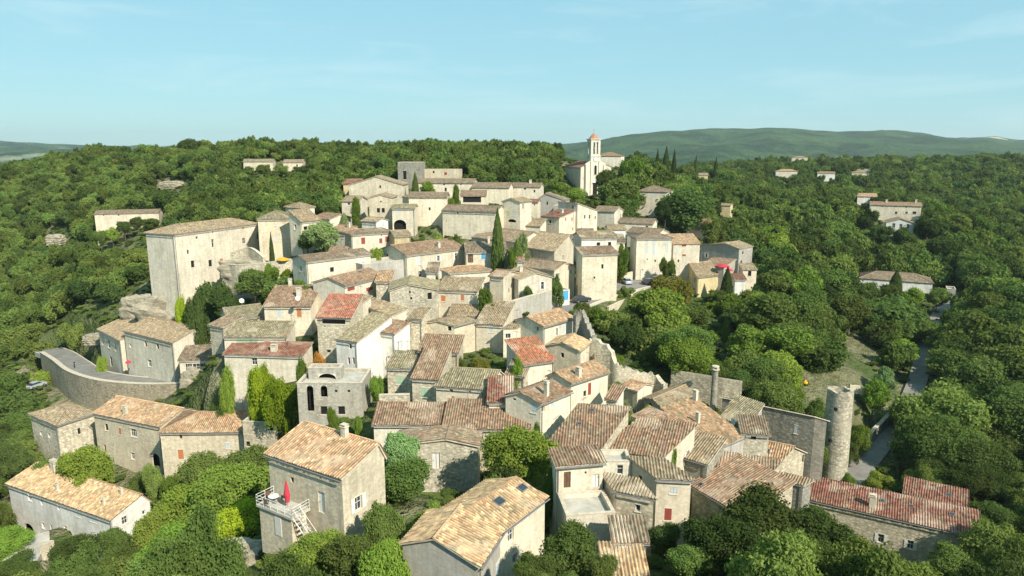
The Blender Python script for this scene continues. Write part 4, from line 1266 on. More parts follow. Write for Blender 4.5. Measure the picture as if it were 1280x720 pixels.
def terr(x, y):
    x = np.asarray(x, float); y = np.asarray(y, float)
    r = np.hypot(x, y - 210)
    k = np.clip((r - 430) / 150, 0, 1); k = k * k * (3 - 2 * k)
    f = far_h(x, y)
    n = np.where(r < 600, near_h(np.where(r < 600, x, 0), np.where(r < 600, y, 200)), 0)
    return n * (1 - k) + f * k


def axis(lo, hi, step, g, far):
    a = list(np.arange(lo, hi + .01, step))
    s = step; v = hi
    while v < far:
        s = min(s * g, 42); v += s; a.append(v)
    return a


ys = axis(20, 330, 2.5, 1.03, 9500)
s = 2.5; v = 20
pre = []
while v > -300:
    s *= 1.25; v -= s; pre.append(v)
ys = np.array(pre[::-1] + ys)
xp = axis(0, 190, 2.5, 1.05, 9500)
xs = np.array([-a for a in xp[:0:-1]] + xp)
GX, GY = np.meshgrid(xs, ys)
print('grid', GX.shape)
GZ = terr(GX, GY)
# small bumps
GZ += 0.5 * fbm(GX, GY, 14, 3) * np.clip((GY - 20) / 30, 0, 1)
# keep the ground below house eaves
for hh in HOUSES:
    P = hh['P']; uL, uR = hh['uL'], hh['uR']
    det = uL.x * uR.y - uL.y * uR.x
    dx = GX - P.x; dy = GY - P.y
    p = (dx * uR.y - dy * uR.x) / det; q = (uL.x * dy - uL.y * dx) / det
    ins = (p > -1.6) & (p < hh['lL'] + 1.6) & (q > -3.0) & (q < hh['lR'] + 1.6)
    GZ = np.where(ins, np.minimum(GZ, P.z - hh['h'] + 0.3 + np.maximum(0, q) * 0.0), GZ)


def hfun(x, y):
    """height of the built ground mesh"""
    i = min(max(int(np.searchsorted(ys, y)) - 1, 0), len(ys) - 2)
    j = min(max(int(np.searchsorted(xs, x)) - 1, 0), len(xs) - 2)
    fy = (y - ys[i]) / (ys[i + 1] - ys[i]); fx = (x - xs[j]) / (xs[j + 1] - xs[j])
    fx = min(max(fx, 0), 1); fy = min(max(fy, 0), 1)
    return float((GZ[i, j] * (1 - fx) + GZ[i, j + 1] * fx) * (1 - fy) + (GZ[i + 1, j] * (1 - fx) + GZ[i + 1, j + 1] * fx) * fy)


# ------------------------------------------------------------------ roads (thick slabs with a kerb) and the ground mesh
def polyline3(pts, sub=6):
    """Catmull-Rom through 3D points"""
    out = []
    n = len(pts)
    for i in range(n - 1):
        p0 = pts[max(i - 1, 0)]; p1 = pts[i]; p2 = pts[i + 1]; p3 = pts[min(i + 2, n - 1)]
        for k in range(sub):
            t = k / sub
            out.append(0.5 * ((2 * p1) + (-p0 + p2) * t + (2 * p0 - 5 * p1 + 4 * p2 - p3) * t * t + (-p0 + 3 * p1 - 3 * p2 + p3) * t ** 3))
    out.append(pts[-1])
    return out


def sink(pts, w, dz):
    """press the ground mesh under a road so it never pokes through"""
    global GZ
    P = np.array([[p.x, p.y, p.z] for p in pts])
    near = np.where((GY > P[:, 1].min() - 12) & (GY < P[:, 1].max() + 12) & (GX > P[:, 0].min() - 12) & (GX < P[:, 0].max() + 12))
    for i, j in zip(*near):
        d = np.hypot(P[:, 0] - GX[i, j], P[:, 1] - GY[i, j])
        k = d.argmin()
        if d[k] < w + 2.2:
            GZ[i, j] = min(GZ[i, j], P[k, 2] - dz) if dz > 1 else P[k, 2] - dz


def road(name, pts, width, label=None, depth=0.8, mat='asphalt', kerb=True):
    pl = polyline3(pts)
    mb = MB()
    L = []; Rr = []
    for i, p in enumerate(pl):
        a = pl[max(i - 1, 0)]; b = pl[min(i + 1, len(pl) - 1)]
        d = Vector((b.x - a.x, b.y - a.y, 0)).normalized(); n = Vector((-d.y, d.x, 0))
        w = width if not callable(width) else width(i / (len(pl) - 1))
        L.append(p + n * w / 2); Rr.append(p - n * w / 2)
    dn = Vector((0, 0, -depth))
    for i in range(len(pl) - 1):
        mb.face([L[i], Rr[i], Rr[i + 1], L[i + 1]], M[mat])
        mb.face([L[i] + dn, L[i], L[i + 1], L[i + 1] + dn], M['concrete'])
        mb.face([Rr[i], Rr[i] + dn, Rr[i + 1] + dn, Rr[i + 1]], M['concrete'])
        for S, sg in (((L, 1), (Rr, -1)) if kerb else ()):     # kerb strip
            n = (L[i] - Rr[i]).normalized() * sg; n2 = (L[i + 1] - Rr[i + 1]).normalized() * sg
            a, b = S[i] - n * .02, S[i + 1] - n2 * .02
            a2, b2 = a - n * .3, b - n2 * .3
            up = Vector((0, 0, .11))
            mb.face([a + up, b + up, b2 + up, a2 + up], M['mortar'])
            mb.face([a2, b2, b2 + up, a2 + up], M['surround'])
            mb.face([a, b, b + up, a + up], M['surround'])
    o = mb.build(name)
    tag(o, kind='structure')
    return pl, L, Rr


left_pts = [wp(*q) for q in ((60, 437, 178), (76, 443, 171), (92, 454, 160), (113, 467, 150), (145, 474, 145), (180, 477.5, 142.5), (215, 478, 141), (238, 477, 140))]
pl, L, Rr = road('road', left_pts, 6.2, depth=1.2)
sink(polyline3(left_pts), 3.4, 6.0)
right_pts = [wp(*q) for q in ((690, 390, 141), (715, 382, 148), (745, 371, 155.5), (780, 359, 167), (812, 350, 178), (838, 343, 190), (846, 336, 203))]
road('street', right_pts, lambda t: 6.0 + 5.0 * max(0, min(1, (t - .35) * 3)), depth=2.5)
sink(polyline3(right_pts), 3.5, 0.5)
low_pts = [wp(*q) for q in ((1052, 615, 104), (1078, 583, 113), (1100, 556, 121), (1126, 522, 131), (1141, 492, 143), (1152, 457, 160), (1157, 430, 175), (1180, 382, 206), (1195, 365, 220))]
road('lane', low_pts, 3.8, depth=0.8, kerb=False)
sink(polyline3(low_pts), 3.0, 0.45)
yard_pts = [wp(*q) for q in ((22, 705, 86), (34, 688, 90), (48, 676, 93), (62, 672, 94))]
road('path', yard_pts, 4.5, depth=.8, mat='concrete', kerb=False)
sink(yard_pts, 2.0, .4)

nx, ny = len(xs), len(ys)
gv = np.stack([GX.ravel(), GY.ravel(), GZ.ravel()], 1)
idx = np.arange((ny - 1) * (nx - 1)); r_ = idx // (nx - 1); c_ = idx % (nx - 1)
gf = np.stack([r_ * nx + c_, r_ * nx + c_ + 1, (r_ + 1) * nx + c_ + 1, (r_ + 1) * nx + c_], 1)
me = bpy.data.meshes.new('ground')
me.vertices.add(len(gv)); me.vertices.foreach_set('co', gv.ravel())
me.loops.add(gf.size); me.loops.foreach_set('vertex_index', gf.ravel().astype(np.int32))
me.polygons.add(len(gf)); me.polygons.foreach_set('loop_start', np.arange(0, gf.size, 4, dtype=np.int32))
me.update(calc_edges=True); me.validate()
me.polygons.foreach_set('use_smooth', [True] * len(gf))
me.materials.append(M['ground'])
ground = bpy.data.objects.new('ground', me); COL.objects.link(ground); tag(ground, kind='structure')

for hh in HOUSES:
    build_house(hh, hfun)


# ------------------------------------------------------------------ free-standing walls
def wall_run(label, pts, height, thick=0.6, wc='S', name='stone_wall', ragged=0.0, cat='wall', rough=0.0, cap=True, group=None):
    """pts: 3D points of the wall TOP line"""
    pl = polyline3(pts, 5) if len(pts) > 2 else [pts[0].lerp(pts[1], k / 8) for k in range(9)]
    rr = random.Random(label)
    o0 = pl[0].copy(); o0.z -= height
    mb = MB()
    A = []
    for i, p in enumerate(pl):
        a = pl[max(i - 1, 0)]; b = pl[min(i + 1, len(pl) - 1)]
        d = Vector((b.x - a.x, b.y - a.y, 0)).normalized(); n = Vector((-d.y, d.x, 0))
        t = Vector((0, 0, rr.uniform(-ragged, ragged)))
        A.append((p + n * thick / 2 + t, p - n * thick / 2 + t))
    dn = Vector((0, 0, -height))
    for i in range(len(A) - 1):
        (a, b), (c, d) = A[i], A[i + 1]
        mb.prism([a + dn - o0, b + dn - o0, d + dn - o0, c + dn - o0], [a - o0, b - o0, d - o0, c - o0], M['wall'])
        if cap:
            na = (a - b).normalized() * .05; up = Vector((0, 0, .004)); up2 = Vector((0, 0, .12))
            mb.prism([a + na + up - o0, b - na + up - o0, d - na + up - o0, c + na + up - o0], [a + na + up2 - o0, b - na + up2 - o0, d - na + up2 - o0, c + na + up2 - o0], M['mortar'])
    o = mb.build(name, None, o0)
    o.color = WC[wc]
    tag(o, label, cat, group)
    return o


W3 = lambda *q: [wp(*a) for a in q]
edge = [p + Vector((0, 0, .75)) for p in Rr]
wall_run('high curved stone retaining wall carrying the road around the bend', edge[4::6] + [edge[-1]], 9.0, .9, 'G').color = (.40, .335, .235, 1.0)
wall_run('stone terrace wall in front of the fortress-like house with a yellow canopy on it', W3((286, 331, 158), (300, 331, 156), (330, 329, 156), (375, 322, 158)), 9, .8, 'S')
wall_run('curved stair wall climbing to the fortress-like house', W3((288, 316, 162), (308, 310, 162), (318, 312, 160), (330, 322, 158)), 8, .6, 'S')
wall_run('grey and cream lane wall with a red tiled coping in the village centre', W3((622, 382, 131), (645, 375, 133), (688, 363, 141)), 5, .6, 'K')
wall_run('jagged ruined wall end standing above the curved old rampart', W3((718, 398, 119), (724, 388, 119.5), (731, 392, 119), (736, 408, 117), (743, 421, 114)), 9, .8, 'G', ragged=.5, cap=False)
wall_run('curved old rampart with pale broken top beside the gardens', W3((738, 424, 114), (752, 427, 113), (764, 437, 112), (772, 455, 111), (785, 459, 111), (800, 464, 111), (818, 468, 112), (832, 479, 110)), 7, .9, 'S', ragged=.35, cap=False)
wall_run('low wall along the lower lane at the round tower', W3((1058, 568, 114), (1080, 549, 119), (1105, 524, 127), (1118, 511, 130)), 3, .6, 'G', ragged=.1)
wall_run('crumbling garden terrace wall with loose stones behind the round tower', W3((1062, 480, 130), (1075, 483, 130), (1092, 488, 129)), 1.6, .6, 'C', ragged=.2, cap=False)
wall_run('pale stone garden wall among the trees below the street', W3((876, 405, 160), (892, 401, 161), (905, 406, 160)), 3.4, .6, 'C')
wall_run('long pale terrace wall behind the small garden cypress', W3((884, 427, 148), (905, 428, 147), (938, 428, 148)), 2.6, .6, 'C')
wall_run('street parapet wall above the green gardens', W3((760, 384, 149), (775, 377, 154), (800, 362, 166), (830, 351, 178)), 4, .5, 'C')
wall_run('courtyard wall with clutter on it beside the narrow striped-roof house', W3((474, 494, 94), (512, 493, 94)), 4, .5, 'S')
wall_run('low cream wall bounding the farmhouse yard at lower left', W3((50, 683, 89), (66, 676, 91)), 2.5, .4, 'C')
wall_run('rough rocky wall continuing the road wall to the ivy column', W3((232, 481, 138), (250, 476, 135), (268, 468, 131), (284, 462, 124)), 8, 1.4, 'S', ragged=.3, cap=False)
wall_run('pale pavement wall at the foot of the street houses', W3((745, 340, 176), (770, 345, 173), (790, 340, 178)), 3.5, .5, 'C')


# rocks under the castle
def rock(label, c, rx, ry, rz, seed, name='rock_outcrop', group=None):
    import bmesh
    bm = bmesh.new(); bmesh.ops.create_icosphere(bm, subdivisions=5, radius=1.0)
    for v in bm.verts:
        x, y, z = v.co
        m = max(abs(x), abs(y), abs(z) * .9)
        k = 0.30 + .52 / m
        px_, py_ = np.array([x * 3 + seed + z]), np.array([y * 3 + z * 2])
        a_ = math.atan2(y, x)
        d = 1 + .16 * float(fbm(px_, py_, 1.0, 5)[0]) + .035 * math.sin(z * 17 + float(fbm(px_, py_, 2., 2)[0]) * 4) - .07 * abs(math.sin(a_ * 5 + seed + float(fbm(px_, py_, 1.5, 2)[0]) * 4)) ** .4
        v.co = Vector((x * rx, y * ry, z * rz)) * k * d
    me = bpy.data.meshes.new(name); bm.to_mesh(me); bm.free()
    me.materials.append(M['rock'])
    o = bpy.data.objects.new(name, me); COL.objects.link(o); o.location = c
    tag(o, label, 'rock', group)
    return o


rock('broad pale limestone cliff under the fortress-like house', wp(230, 408, 162), 12.5, 8, 10, 3)
rock('limestone ledge at the left foot of the fortress-like house', wp(180, 388, 165), 6, 4, 4.5, 9)
rock('low limestone outcrop at the upper end of the bend road', wp(118, 424, 166), 3, 2.5, 1.6, 5)
rock('bulging limestone boulder face right of the curved retaining wall', wp(262, 494, 133), 6.5, 4, 7, 12)
rock('rounded rock shoulder right of the castle terrace', wp(310, 348, 160), 8, 4, 5.5, 15)
rock('rounded rock mass supporting the curved old rampart', wp(750, 462, 114), 1.8, 2, 4, 21)
rock('pale outcrop below the bamboo clump at the bottom', wp(303, 706, 67), 3.6, 2.5, 3.0, 41)
rock('small bare rock patch in the scrub below the hill on the left', wp(70, 300, 262), 4, 3, 2.5, 25)
rock('pale rock ledge in the woods above the long farm building', wp(215, 232, 300), 7, 3, 2.2, 31)


def round_chimney():
    p = wp(892, 500, 108.5); top = wp(892, 462, 108.5).z
    e = empty('chimney_stack', p); tag(e, 'tall round stone chimney stack standing on the pale roofless wall', 'chimney')
    mb = MB(); h_ = top - p.z; mb.tube((0, 0, -1.5), (0, 0, h_), .55, .48, M['wall'], 16); o = mb.build('shaft', e); o.color = WC['G']
    mb = MB(); mb.tube((0, 0, h_ + .003), (0, 0, h_ + .14), .68, .68, M['mortar'], 16)
    for k in range(5):
        a = k * 1.256; mb.cbox((math.cos(a) * .45, math.sin(a) * .45, h_ + .143), .18, .12, .4, M['mortar'], a)
    mb.tube((0, 0, h_ + .546), (0, 0, h_ + .66), .62, .55, M['mortar'], 16); mb.build('cap', e)


round_chimney()
# ------------------------------------------------------------------ round tower
def round_tower():
    c = wp(1041, 590, 103); top = wp(1041, 487, 103).z
    root = empty('round_tower', c)
    tag(root, 'slim round stone tower with open top beside the lower lane', 'tower')
    mb = MB(); n = 40
    Hh = top - c.z
    rr = random.Random(4)

    def ring(r, z, jag=0):
        return [Vector((r * math.cos(2 * math.pi * k / n), r * math.sin(2 * math.pi * k / n), z + (rr.uniform(-jag, jag)))) for k in range(n)]
    rings = [ring(2.15, -4), ring(2.05, Hh * .3), ring(1.95, Hh * .7), ring(1.9, Hh, .18)]
    inn = [Vector((v.x * .72, v.y * .72, v.z)) for v in rings[-1]]
    deep = [Vector((v.x, v.y, Hh - 3)) for v in inn]
    rings += [inn, deep]
    for a, b in zip(rings[:-1], rings[1:]):
        for k in range(n):
            mb.face([a[k], a[(k + 1) % n], b[(k + 1) % n], b[k]], M['wall'])
    mb.face(deep, M['concrete'])
    w = mb.build('wall', root, (0, 0, 0)); w.color = (0.46, 0.41, 0.31, 1.0)
    for px, py in ((1045, 512), (1038, 551)):
        d = ray(px, py); t = (c.y - 1.95) / d.y; q = CAM + d * t - c
        mm = MB(); mm.cbox(q - Vector((0, -.05, .2)), .32, .5, .45, M['dark']); mm.build('window', root)


round_tower()


# ------------------------------------------------------------------ church
def church():
    A = 72
    N = wp(726, 209, 272)
    H0 = dict(key='CHURCH', label='white village church with slim bell tower, clock and small red cap', P=N, uL=Vector((-math.cos(R(A)), math.sin(R(A)), 0)),
              uR=Vector((math.sin(R(A)), math.cos(R(A)), 0)), lL=16, lR=13.0, h=10, roof='GL', wc=(0.66, .60, .48, .2), rc=RC['R'], s=.38, f=.5,
              win='', sky='', ch='', root=None, cat='church', auto=False, D=175, group=None, N=(726, 209))
    build_house(H0, hfun)
    root = ROOTS['CHURCH']; rl = root.location.copy()
    uR, uL = H0['uR'], H0['uL']
    nR_ = Vector((uL.y, -uL.x, 0)); out = -uL     # the gabled front faces out along ... uR side
    front = Vector((uR.y, -uR.x, 0)); front = front if front.y < 0 else -front
    mid = N + uR * 5.9
    gz = -11.0
    # stepped facade slab in front of the nave
    mb = MB()
    w = 8.6
    o = mid - uR * w / 2 + front * .02
    prof = [(0, gz), (w, gz), (w, 1.2), (w * .72, 2.6), (w * .28, 2.6), (0, 1.2)]
    a = [o + uR * s + Vector((0, 0, z)) - rl for s, z in prof]
    b = [p + front * .6 for p in a]
    mb.prism(a, b, M['wall'])
    for s in (.2, w - .9, w * .26, w * .66):
        mb.box(o + uR * s + front * .603 + Vector((0, 0, gz)) - rl, uR * .7, front * .35, Vector((0, 0, -gz + (1.0 if s < 1 or s > 7 else 2.4))), M['surround'])
    mb.box(o + uR * (w * .36) + front * .604 + Vector((0, 0, 2.0)) - rl, uR * (w * .28), front * .12, Vector((0, 0, .25)), M['surround'])
    f = mb.build('facade', root); f.color = (.66, .60, .48, .15)
    # door with white gable, rose/lancet window
    mb = MB(); q = mid + front * .61
    mb.box(q - uR * .9 + Vector((0, 0, gz)) - rl, uR * 1.8, front * .1, Vector((0, 0, 5.0)), M['dark'])
    mb.prism([q - uR * 1.6 + Vector((0, 0, gz + 5.0)) - rl, q + uR * 1.6 + Vector((0, 0, gz + 5.0)) - rl, q + Vector((0, 0, gz + 7.2)) - rl],
             [q - uR * 1.6 + Vector((0, 0, gz + 5.0)) - rl + front * .5, q + uR * 1.6 + Vector((0, 0, gz + 5.0)) - rl + front * .5, q + Vector((0, 0, gz + 7.2)) - rl + front * .5], M['white'])
    mb.build('door', root)
    mb = MB()

    def arched(mb, c, hw, h, d0, d1, m, k=8):
        pts = [(-hw, 0), (hw, 0), (hw, h - hw)] + [(hw * math.cos(math.pi * i / k), h - hw + hw * math.sin(math.pi * i / k)) for i in range(1, k)] + [(-hw, h - hw)]
        mb.prism([c + uR * s + Vector((0, 0, z)) + front * d0 for s, z in pts], [c + uR * s + Vector((0, 0, z)) + front * d1 for s, z in pts], m)
    arched(mb, mid + front * .61 + Vector((0, 0, -3.2)) - rl, .85, 4.3, 0, .16, M['surround'])
    arched(mb, mid + front * .61 + Vector((0, 0, -2.9)) - rl, .5, 3.6, .1, .18, M['dark'])
    mb.build('window', root)
    # tower
    tw = 4.1
    tc = mid - front * 1.4
    zb = 2.0
    ztop = wp(740, 174, 272).z - N.z
    th = MB()

    def sq(r, z): return [tc + uR * sx * r - front * sy * r + Vector((0, 0, z)) - rl for sx, sy in ((-1, -1), (1, -1), (1, 1), (-1, 1))]
    th.prism(sq(tw / 2, -3), sq(tw / 2, ztop - 6.6), M['wall'])
    th.prism(sq(tw / 2 + .2, ztop - 6.598), sq(tw / 2 + .2, ztop - 6.3), M['surround'])
    # belfry: corner piers, central mullions and a lintel, so the openings are real
    r = tw / 2 - .1
    for sx in (-1, 1):
        for sy in (-1, 1):
            c = tc + uR * sx * (r - .45) - front * sy * (r - .45) + Vector((0, 0, ztop - 6.298)) - rl
            th.box(c - uR * .45 - front * .45, uR * .9, front * .9, Vector((0, 0, 6.2)), M['wall'])
    for dirv, perp in ((front, uR), (-front, uR), (uR, front), (-uR, front)):
        c = tc + dirv * (r - .3) + Vector((0, 0, ztop - 6.298)) - rl
        th.box(c - perp * .22 - dirv * .25, perp * .44, dirv * .5, Vector((0, 0, 6.2)), M['wall'])
        th.box(c - perp * (r - .9) - dirv * .24 + Vector((0, 0, 5.2)), perp * (2 * r - 1.8), dirv * .48, Vector((0, 0, .99)), M['wall'])
        th.box(c - perp * (r - .9) - dirv * .24, perp * (2 * r - 1.8), dirv * .48, Vector((0, 0, .7)), M['wall'])
    th.prism(sq(tw / 2 + .22, ztop - .098), sq(tw / 2 + .22, ztop + .2), M['surround'])
    t_ = th.build('bell_tower', root); t_.color = (.66, .61, .50, .15)
    mb = MB()
    c0 = tc + Vector((0, 0, ztop)) - rl
    prev = None; n = 8
    for k in range(6):
        tt = k / 5
        rr = (tw / 2 - .1) * (1 - tt ** 1.15) + .02; z = .203 + 2.3 * tt ** .95
        rg = [c0 + Vector((rr * math.cos(2 * math.pi * (i + .5) / n + R(18)), rr * math.sin(2 * math.pi * (i + .5) / n + R(18)), z)) for i in range(n)]
        if prev:
            for i in range(n): mb.face([prev[i], prev[(i + 1) % n], rg[(i + 1) % n], rg[i]], M['redcap'])
        prev = rg
    mb.tube(c0 + Vector((0, 0, 2.7)), c0 + Vector((0, 0, 4.0)), .06, .04, M['zinc'])
    mb.tube(c0 + Vector((0, 0, 3.6)) - uR * .35, c0 + Vector((0, 0, 3.6)) + uR * .35, .04, .04, M['zinc'])
    mb.build('tower_cap', t_)
    mb = MB()
    cc = tc + front * (tw / 2 + .003) + Vector((0, 0, wp(740, 199, 272).z - N.z)) - rl
    rg = [cc + uR * .95 * math.cos(2 * math.pi * i / 24) + Vector((0, 0, .95 * math.sin(2 * math.pi * i / 24))) for i in range(24)]
    mb.prism([p for p in rg], [p + front * .12 for p in rg], M['zinc'])
    rg = [cc + uR * .82 * math.cos(2 * math.pi * i / 24) + Vector((0, 0, .82 * math.sin(2 * math.pi * i / 24))) for i in range(24)]
    mb.prism([p + front * .121 for p in rg], [p + front * .15 for p in rg], M['white'])
    mb.box(cc + front * .152 - uR * .04, uR * .08, front * .02, Vector((0, 0, .65)), M['zinc'])
    mb.box(cc + front * .175 - Vector((0, 0, .04)), uR * .45, front * .02, Vector((0, 0, .08)), M['zinc'])
    mb.build('clock', t_)
    mb = MB(); mb.tube(tc + Vector((0, 0, ztop - 4.2)) - rl, tc + Vector((0, 0, ztop - 3)) - rl, .8, .35, M['zinc'], 12); mb.build('bell', t_)


M['redcap'] = plain('red_tower_cap', (0.36, 0.17, 0.10), 0.85, 0.2, var=.2)
church()

# ------------------------------------------------------------------ cars


def make_car(name, body_col, glass=None):
    root = empty(name, (0, 0, 0))
    bm_ = plain('car_paint_' + name, body_col, 0.25, 0.6, var=.02)
    mb = MB()
    # length along x; body profile
    prof = [(-2.1, .35), (-2.15, .75), (-1.95, .95), (-1.0, 1.0), (-.45, 1.02), (1.2, 1.0), (2.0, .9), (2.1, .6), (2.05, .35)]
    mb.prism([Vector((x, -.82, z)) for x, z in prof], [Vector((x, .82, z)) for x, z in prof], bm_)
    mb.build('body', root)
    mb = MB()
    base = [Vector((-1.7, -.74, .985)), Vector((1.05, -.74, .985)), Vector((1.05, .74, .985)), Vector((-1.7, .74, .985))]
    top = [Vector((-1.25, -.6, 1.42)), Vector((.35, -.6, 1.42)), Vector((.35, .6, 1.42)), Vector((-1.25, .6, 1.42))]
    mb.prism(base, top, M['glass'])
    mb.build('windows', root)
    mb = MB(); mb.prism([p + Vector((0, 0, .003)) for p in top], [p * 1 + Vector((0, 0, .06)) for p in top], bm_); mb.build('car_roof', root)
    for x in (-1.35, 1.3):
        for y in (-.83, .83):
            mb = MB(); mb.tube((x, y - .1, .33), (x, y + .1, .33), .33, .33, M['tyre'], 14); w = mb.build('wheel', root)
            mb = MB(); s_ = .105 if y > 0 else -.105; mb.tube((x, y + s_, .33), (x, y + s_ * 1.1, .33), .2, .2, M['metal'], 10); mb.build('rim', w)
    for y in (-.6, .6):
        mb = MB(); mb.cbox((2.06, y, .62), .08, .3, .14, M['white']); mb.build('headlight', root)
        mb = MB(); mb.cbox((-2.12, y, .72), .06, .25, .16, M['red']); mb.build('tail_light', root)
    return root


M['tyre'] = plain('tyre_rubber', (.03, .03, .03), .9, .2)
for i, (px, py, D, ang, colr, lab) in enumerate([
        (47, 492, 158, 70, (.35, .37, .39), 'silver grey car parked below the road bend with its rear to the camera'),
        (9, 462, 186, 15, (.05, .055, .07), 'dark car parked under trees by the left picture edge'),
        (783, 351, 172, 100, (.45, .49, .54), 'pale blue-grey car parked beside the massive stone block'),
        (812, 357, 171.5, 30, (.045, .05, .06), 'nearest of the three dark cars in a row on the street'),
        (821, 354, 175, 30, (.05, .05, .055), 'middle one of the three dark cars in a row on the street'),
        (829, 350.5, 179, 30, (.06, .055, .06), 'farthest of the three dark cars in a row on the street'),
        (727, 378, 151, 25, (.04, .045, .05), 'dark car parked by the blue garage on the street'),
        (803, 345, 184, 20, (.7, .7, .68), 'small white car standing by the low street wall'),
        (1076, 428, 178, 10, (.04, .04, .045), 'black car parked in the shade at the top of the dry clearing'),
        (1192, 405, 193, 150, (.12, .03, .03), 'dark red car in the shade of the trees on the lower lane')]):
    c = wp(px, py, D)
    if i in (2, 3, 4, 5, 6, 7):   # on the street slab
        rp = min(polyline3(right_pts), key=lambda p: (p - c).length); c.z = rp.z + .01
    elif i in (0, 1, 8, 9):
        c.z = hfun(c.x, c.y) + .05
    root = make_car('parked_car', colr)
    root.location = c; root.rotation_euler = (0, 0, R(ang))
    tag(root, lab, 'car')

# ------------------------------------------------------------------ terrace of the house with the red parasol
UHh = [h for h in HOUSES if h['key'] == 'UH'][0]
uL, uR = UHh['uL'], UHh['uR']; nL = Vector((uL.y, -uL.x, 0)); nL = nL if nL.dot(uR) < 0 else -nL
tz = -4.4
T0 = UHh['P'] + uL * (UHh['lL'] * .44) + Vector((0, 0, tz)) + nL * .02
tl = UHh['lL'] * .50
root = empty('terrace', T0)
tag(root, 'raised concrete terrace with white metal railing against the cream house', 'terrace')
mb = MB(); mb.box(Vector(), uL * tl, nL * 2.3, Vector((0, 0, -.25)), M['concrete']); mb.build('deck', root)
mb = MB(); mb.box(uL * .3 + nL * .3 + Vector((0, 0, -.252)), uL * (tl - .5), nL * 1.8, Vector((0, 0, -5)), M['wall']); b_ = mb.build('base', root); b_.color = WC['C']
mb = MB(); mb.box(uL * (tl * .35) + nL * 2.103 + Vector((0, 0, -2.6)), uL * .9, nL * .05, Vector((0, 0, 2.0)), M['white']); mb.build('door', root)
mb = MB()
path = [nL * .1, nL * 2.25, uL * tl + nL * 2.25, uL * tl + nL * .1]
for a, b in zip(path[:-1], path[1:]):
    Ln = (b - a).length; k = int(Ln / 1.1) + 1
    for z in (.35, .7, 1.0): mb.tube(a + Vector((0, 0, z)), b + Vector((0, 0, z)), .025, .025, M['white'], 5)
    for i in range(k + 1):
        q = a.lerp(b, i / k); mb.tube(q, q + Vector((0, 0, 1.0)), .03, .03, M['white'], 5)
mb.build('railing', root)
mb = MB()
for i in range(10):
    mb.box(-uL * (.3 + i * .3) + nL * 1.3 + Vector((0, 0, -.25 - i * .28)), -uL * .28, nL * .8, Vector((0, 0, .06)), M['concrete'])
for s_ in (1.3, 2.1):
    mb.tube(nL * s_ + Vector((0, 0, .8)), -uL * 3.2 + nL * s_ + Vector((0, 0, -2.1)), .03, .03, M['white'], 5)
    mb.tube(nL * s_ + Vector((0, 0, -.2)), -uL * 3.2 + nL * s_ + Vector((0, 0, -3.1)), .05, .05, M['white'], 5)
mb.build('stair', root)
pr = empty('parasol', T0 + uL * (tl * .35) + nL * 1.2)
tag(pr, 'tall folded red parasol standing on the railed terrace', 'parasol')
mb = MB(); mb.tube((0, 0, 0), (0, 0, 2.9), .03, .03, M['zinc'], 6); mb.build('pole', pr)
mb = MB(); mb.tube((0, 0, .7), (0, 0, 1.5), .22, .30, M['pinkred'], 9); mb.tube((0, 0, 1.501), (0, 0, 2.9), .30, .06, M['pinkred'], 9); mb.build('canopy', pr)
mb = MB(); mb.cbox((0, 0, 0), .5, .5, .1, M['concrete']); mb.build('base', pr)


def open_parasol(p, r, m, label, tilt=.2):
    e = empty('parasol', p); tag(e, label, 'parasol')
    mb = MB(); mb.tube((0, 0, 0), (0, 0, 2.4), .04, .03, M['zinc'], 6); mb.build('pole', e)
    mb = MB(); n = 8
    rg = [Vector((r * math.cos(2 * math.pi * i / n), r * math.sin(2 * math.pi * i / n), 2.0)) for i in range(n)]
    for i in range(n):
        mb.face([rg[i], rg[(i + 1) % n], Vector((0, 0, 2.55))], m)
        mb.face([rg[i], rg[(i + 1) % n], rg[(i + 1) % n] - Vector((0, 0, .2)), rg[i] - Vector((0, 0, .2))], m)
    mb.build('canopy', e)
    return e


open_parasol(wp(354, 330, 157) + Vector((0, 0, -.9)), 1.5, M['yellow'], 'open orange-yellow canopy on the terrace of the fortress-like house')
open_parasol(wp(903, 338, 178) + Vector((0, 0, -.8)), 1.9, M['pinkred'], 'wide open pink-red parasol on the terrace at the village edge')
open_parasol(wp(911, 343, 176) + Vector((0, 0, -.8)), 1.0, M['pinkred'], 'smaller pink-red parasol below the wide open one')
open_parasol(wp(161, 459, 147) + Vector((0, 0, -.8)), .6, M['pinkred'], 'small red parasol on the cafe steps by the road bend')
open_parasol(wp(1006, 484, 127) + Vector((0, 0, -1)), .5, M['yellow'], 'tiny yellow garden sign-like sunshade on the dry plot behind the high grey wall')

# terrace table set for the parasol terrace
tb = empty('terrace_table', T0 + uL * (tl * .75) + nL * 1.15); tag(tb, 'small round table on the terrace beside the red folded parasol', 'table')
mb = MB(); mb.tube((0, 0, .7), (0, 0, .74), .55, .55, M['white'], 14); mb.build('table_top', tb)
mb = MB(); mb.tube((0, 0, 0), (0, 0, .7), .05, .05, M['zinc'], 6); mb.cbox((0, 0, 0), .5, .5, .03, M['zinc']); mb.build('leg', tb)
for k, a in enumerate((.6, 2.4, 4.3)):
    cb = empty('terrace_chair', T0 + uL * (tl * .75) + nL * 1.15 + Vector((math.cos(a) * .95, math.sin(a) * .95, 0)), a)
    tag(cb, 'metal chair drawn up to the round terrace table', 'chair', 'chairs on the railed terrace')
    mb = MB(); mb.cbox((0, 0, .43), .42, .42, .04, M['brown']); mb.build('seat', cb)
    mb = MB(); mb.cbox((.2, 0, .471), .03, .42, .42, M['brown']); mb.build('backrest', cb)
    for sx in (-.17, .17):
        for sy in (-.17, .17):
            mb = MB(); mb.cbox((sx, sy, 0), .03, .03, .43, M['zinc']); mb.build('leg', cb)

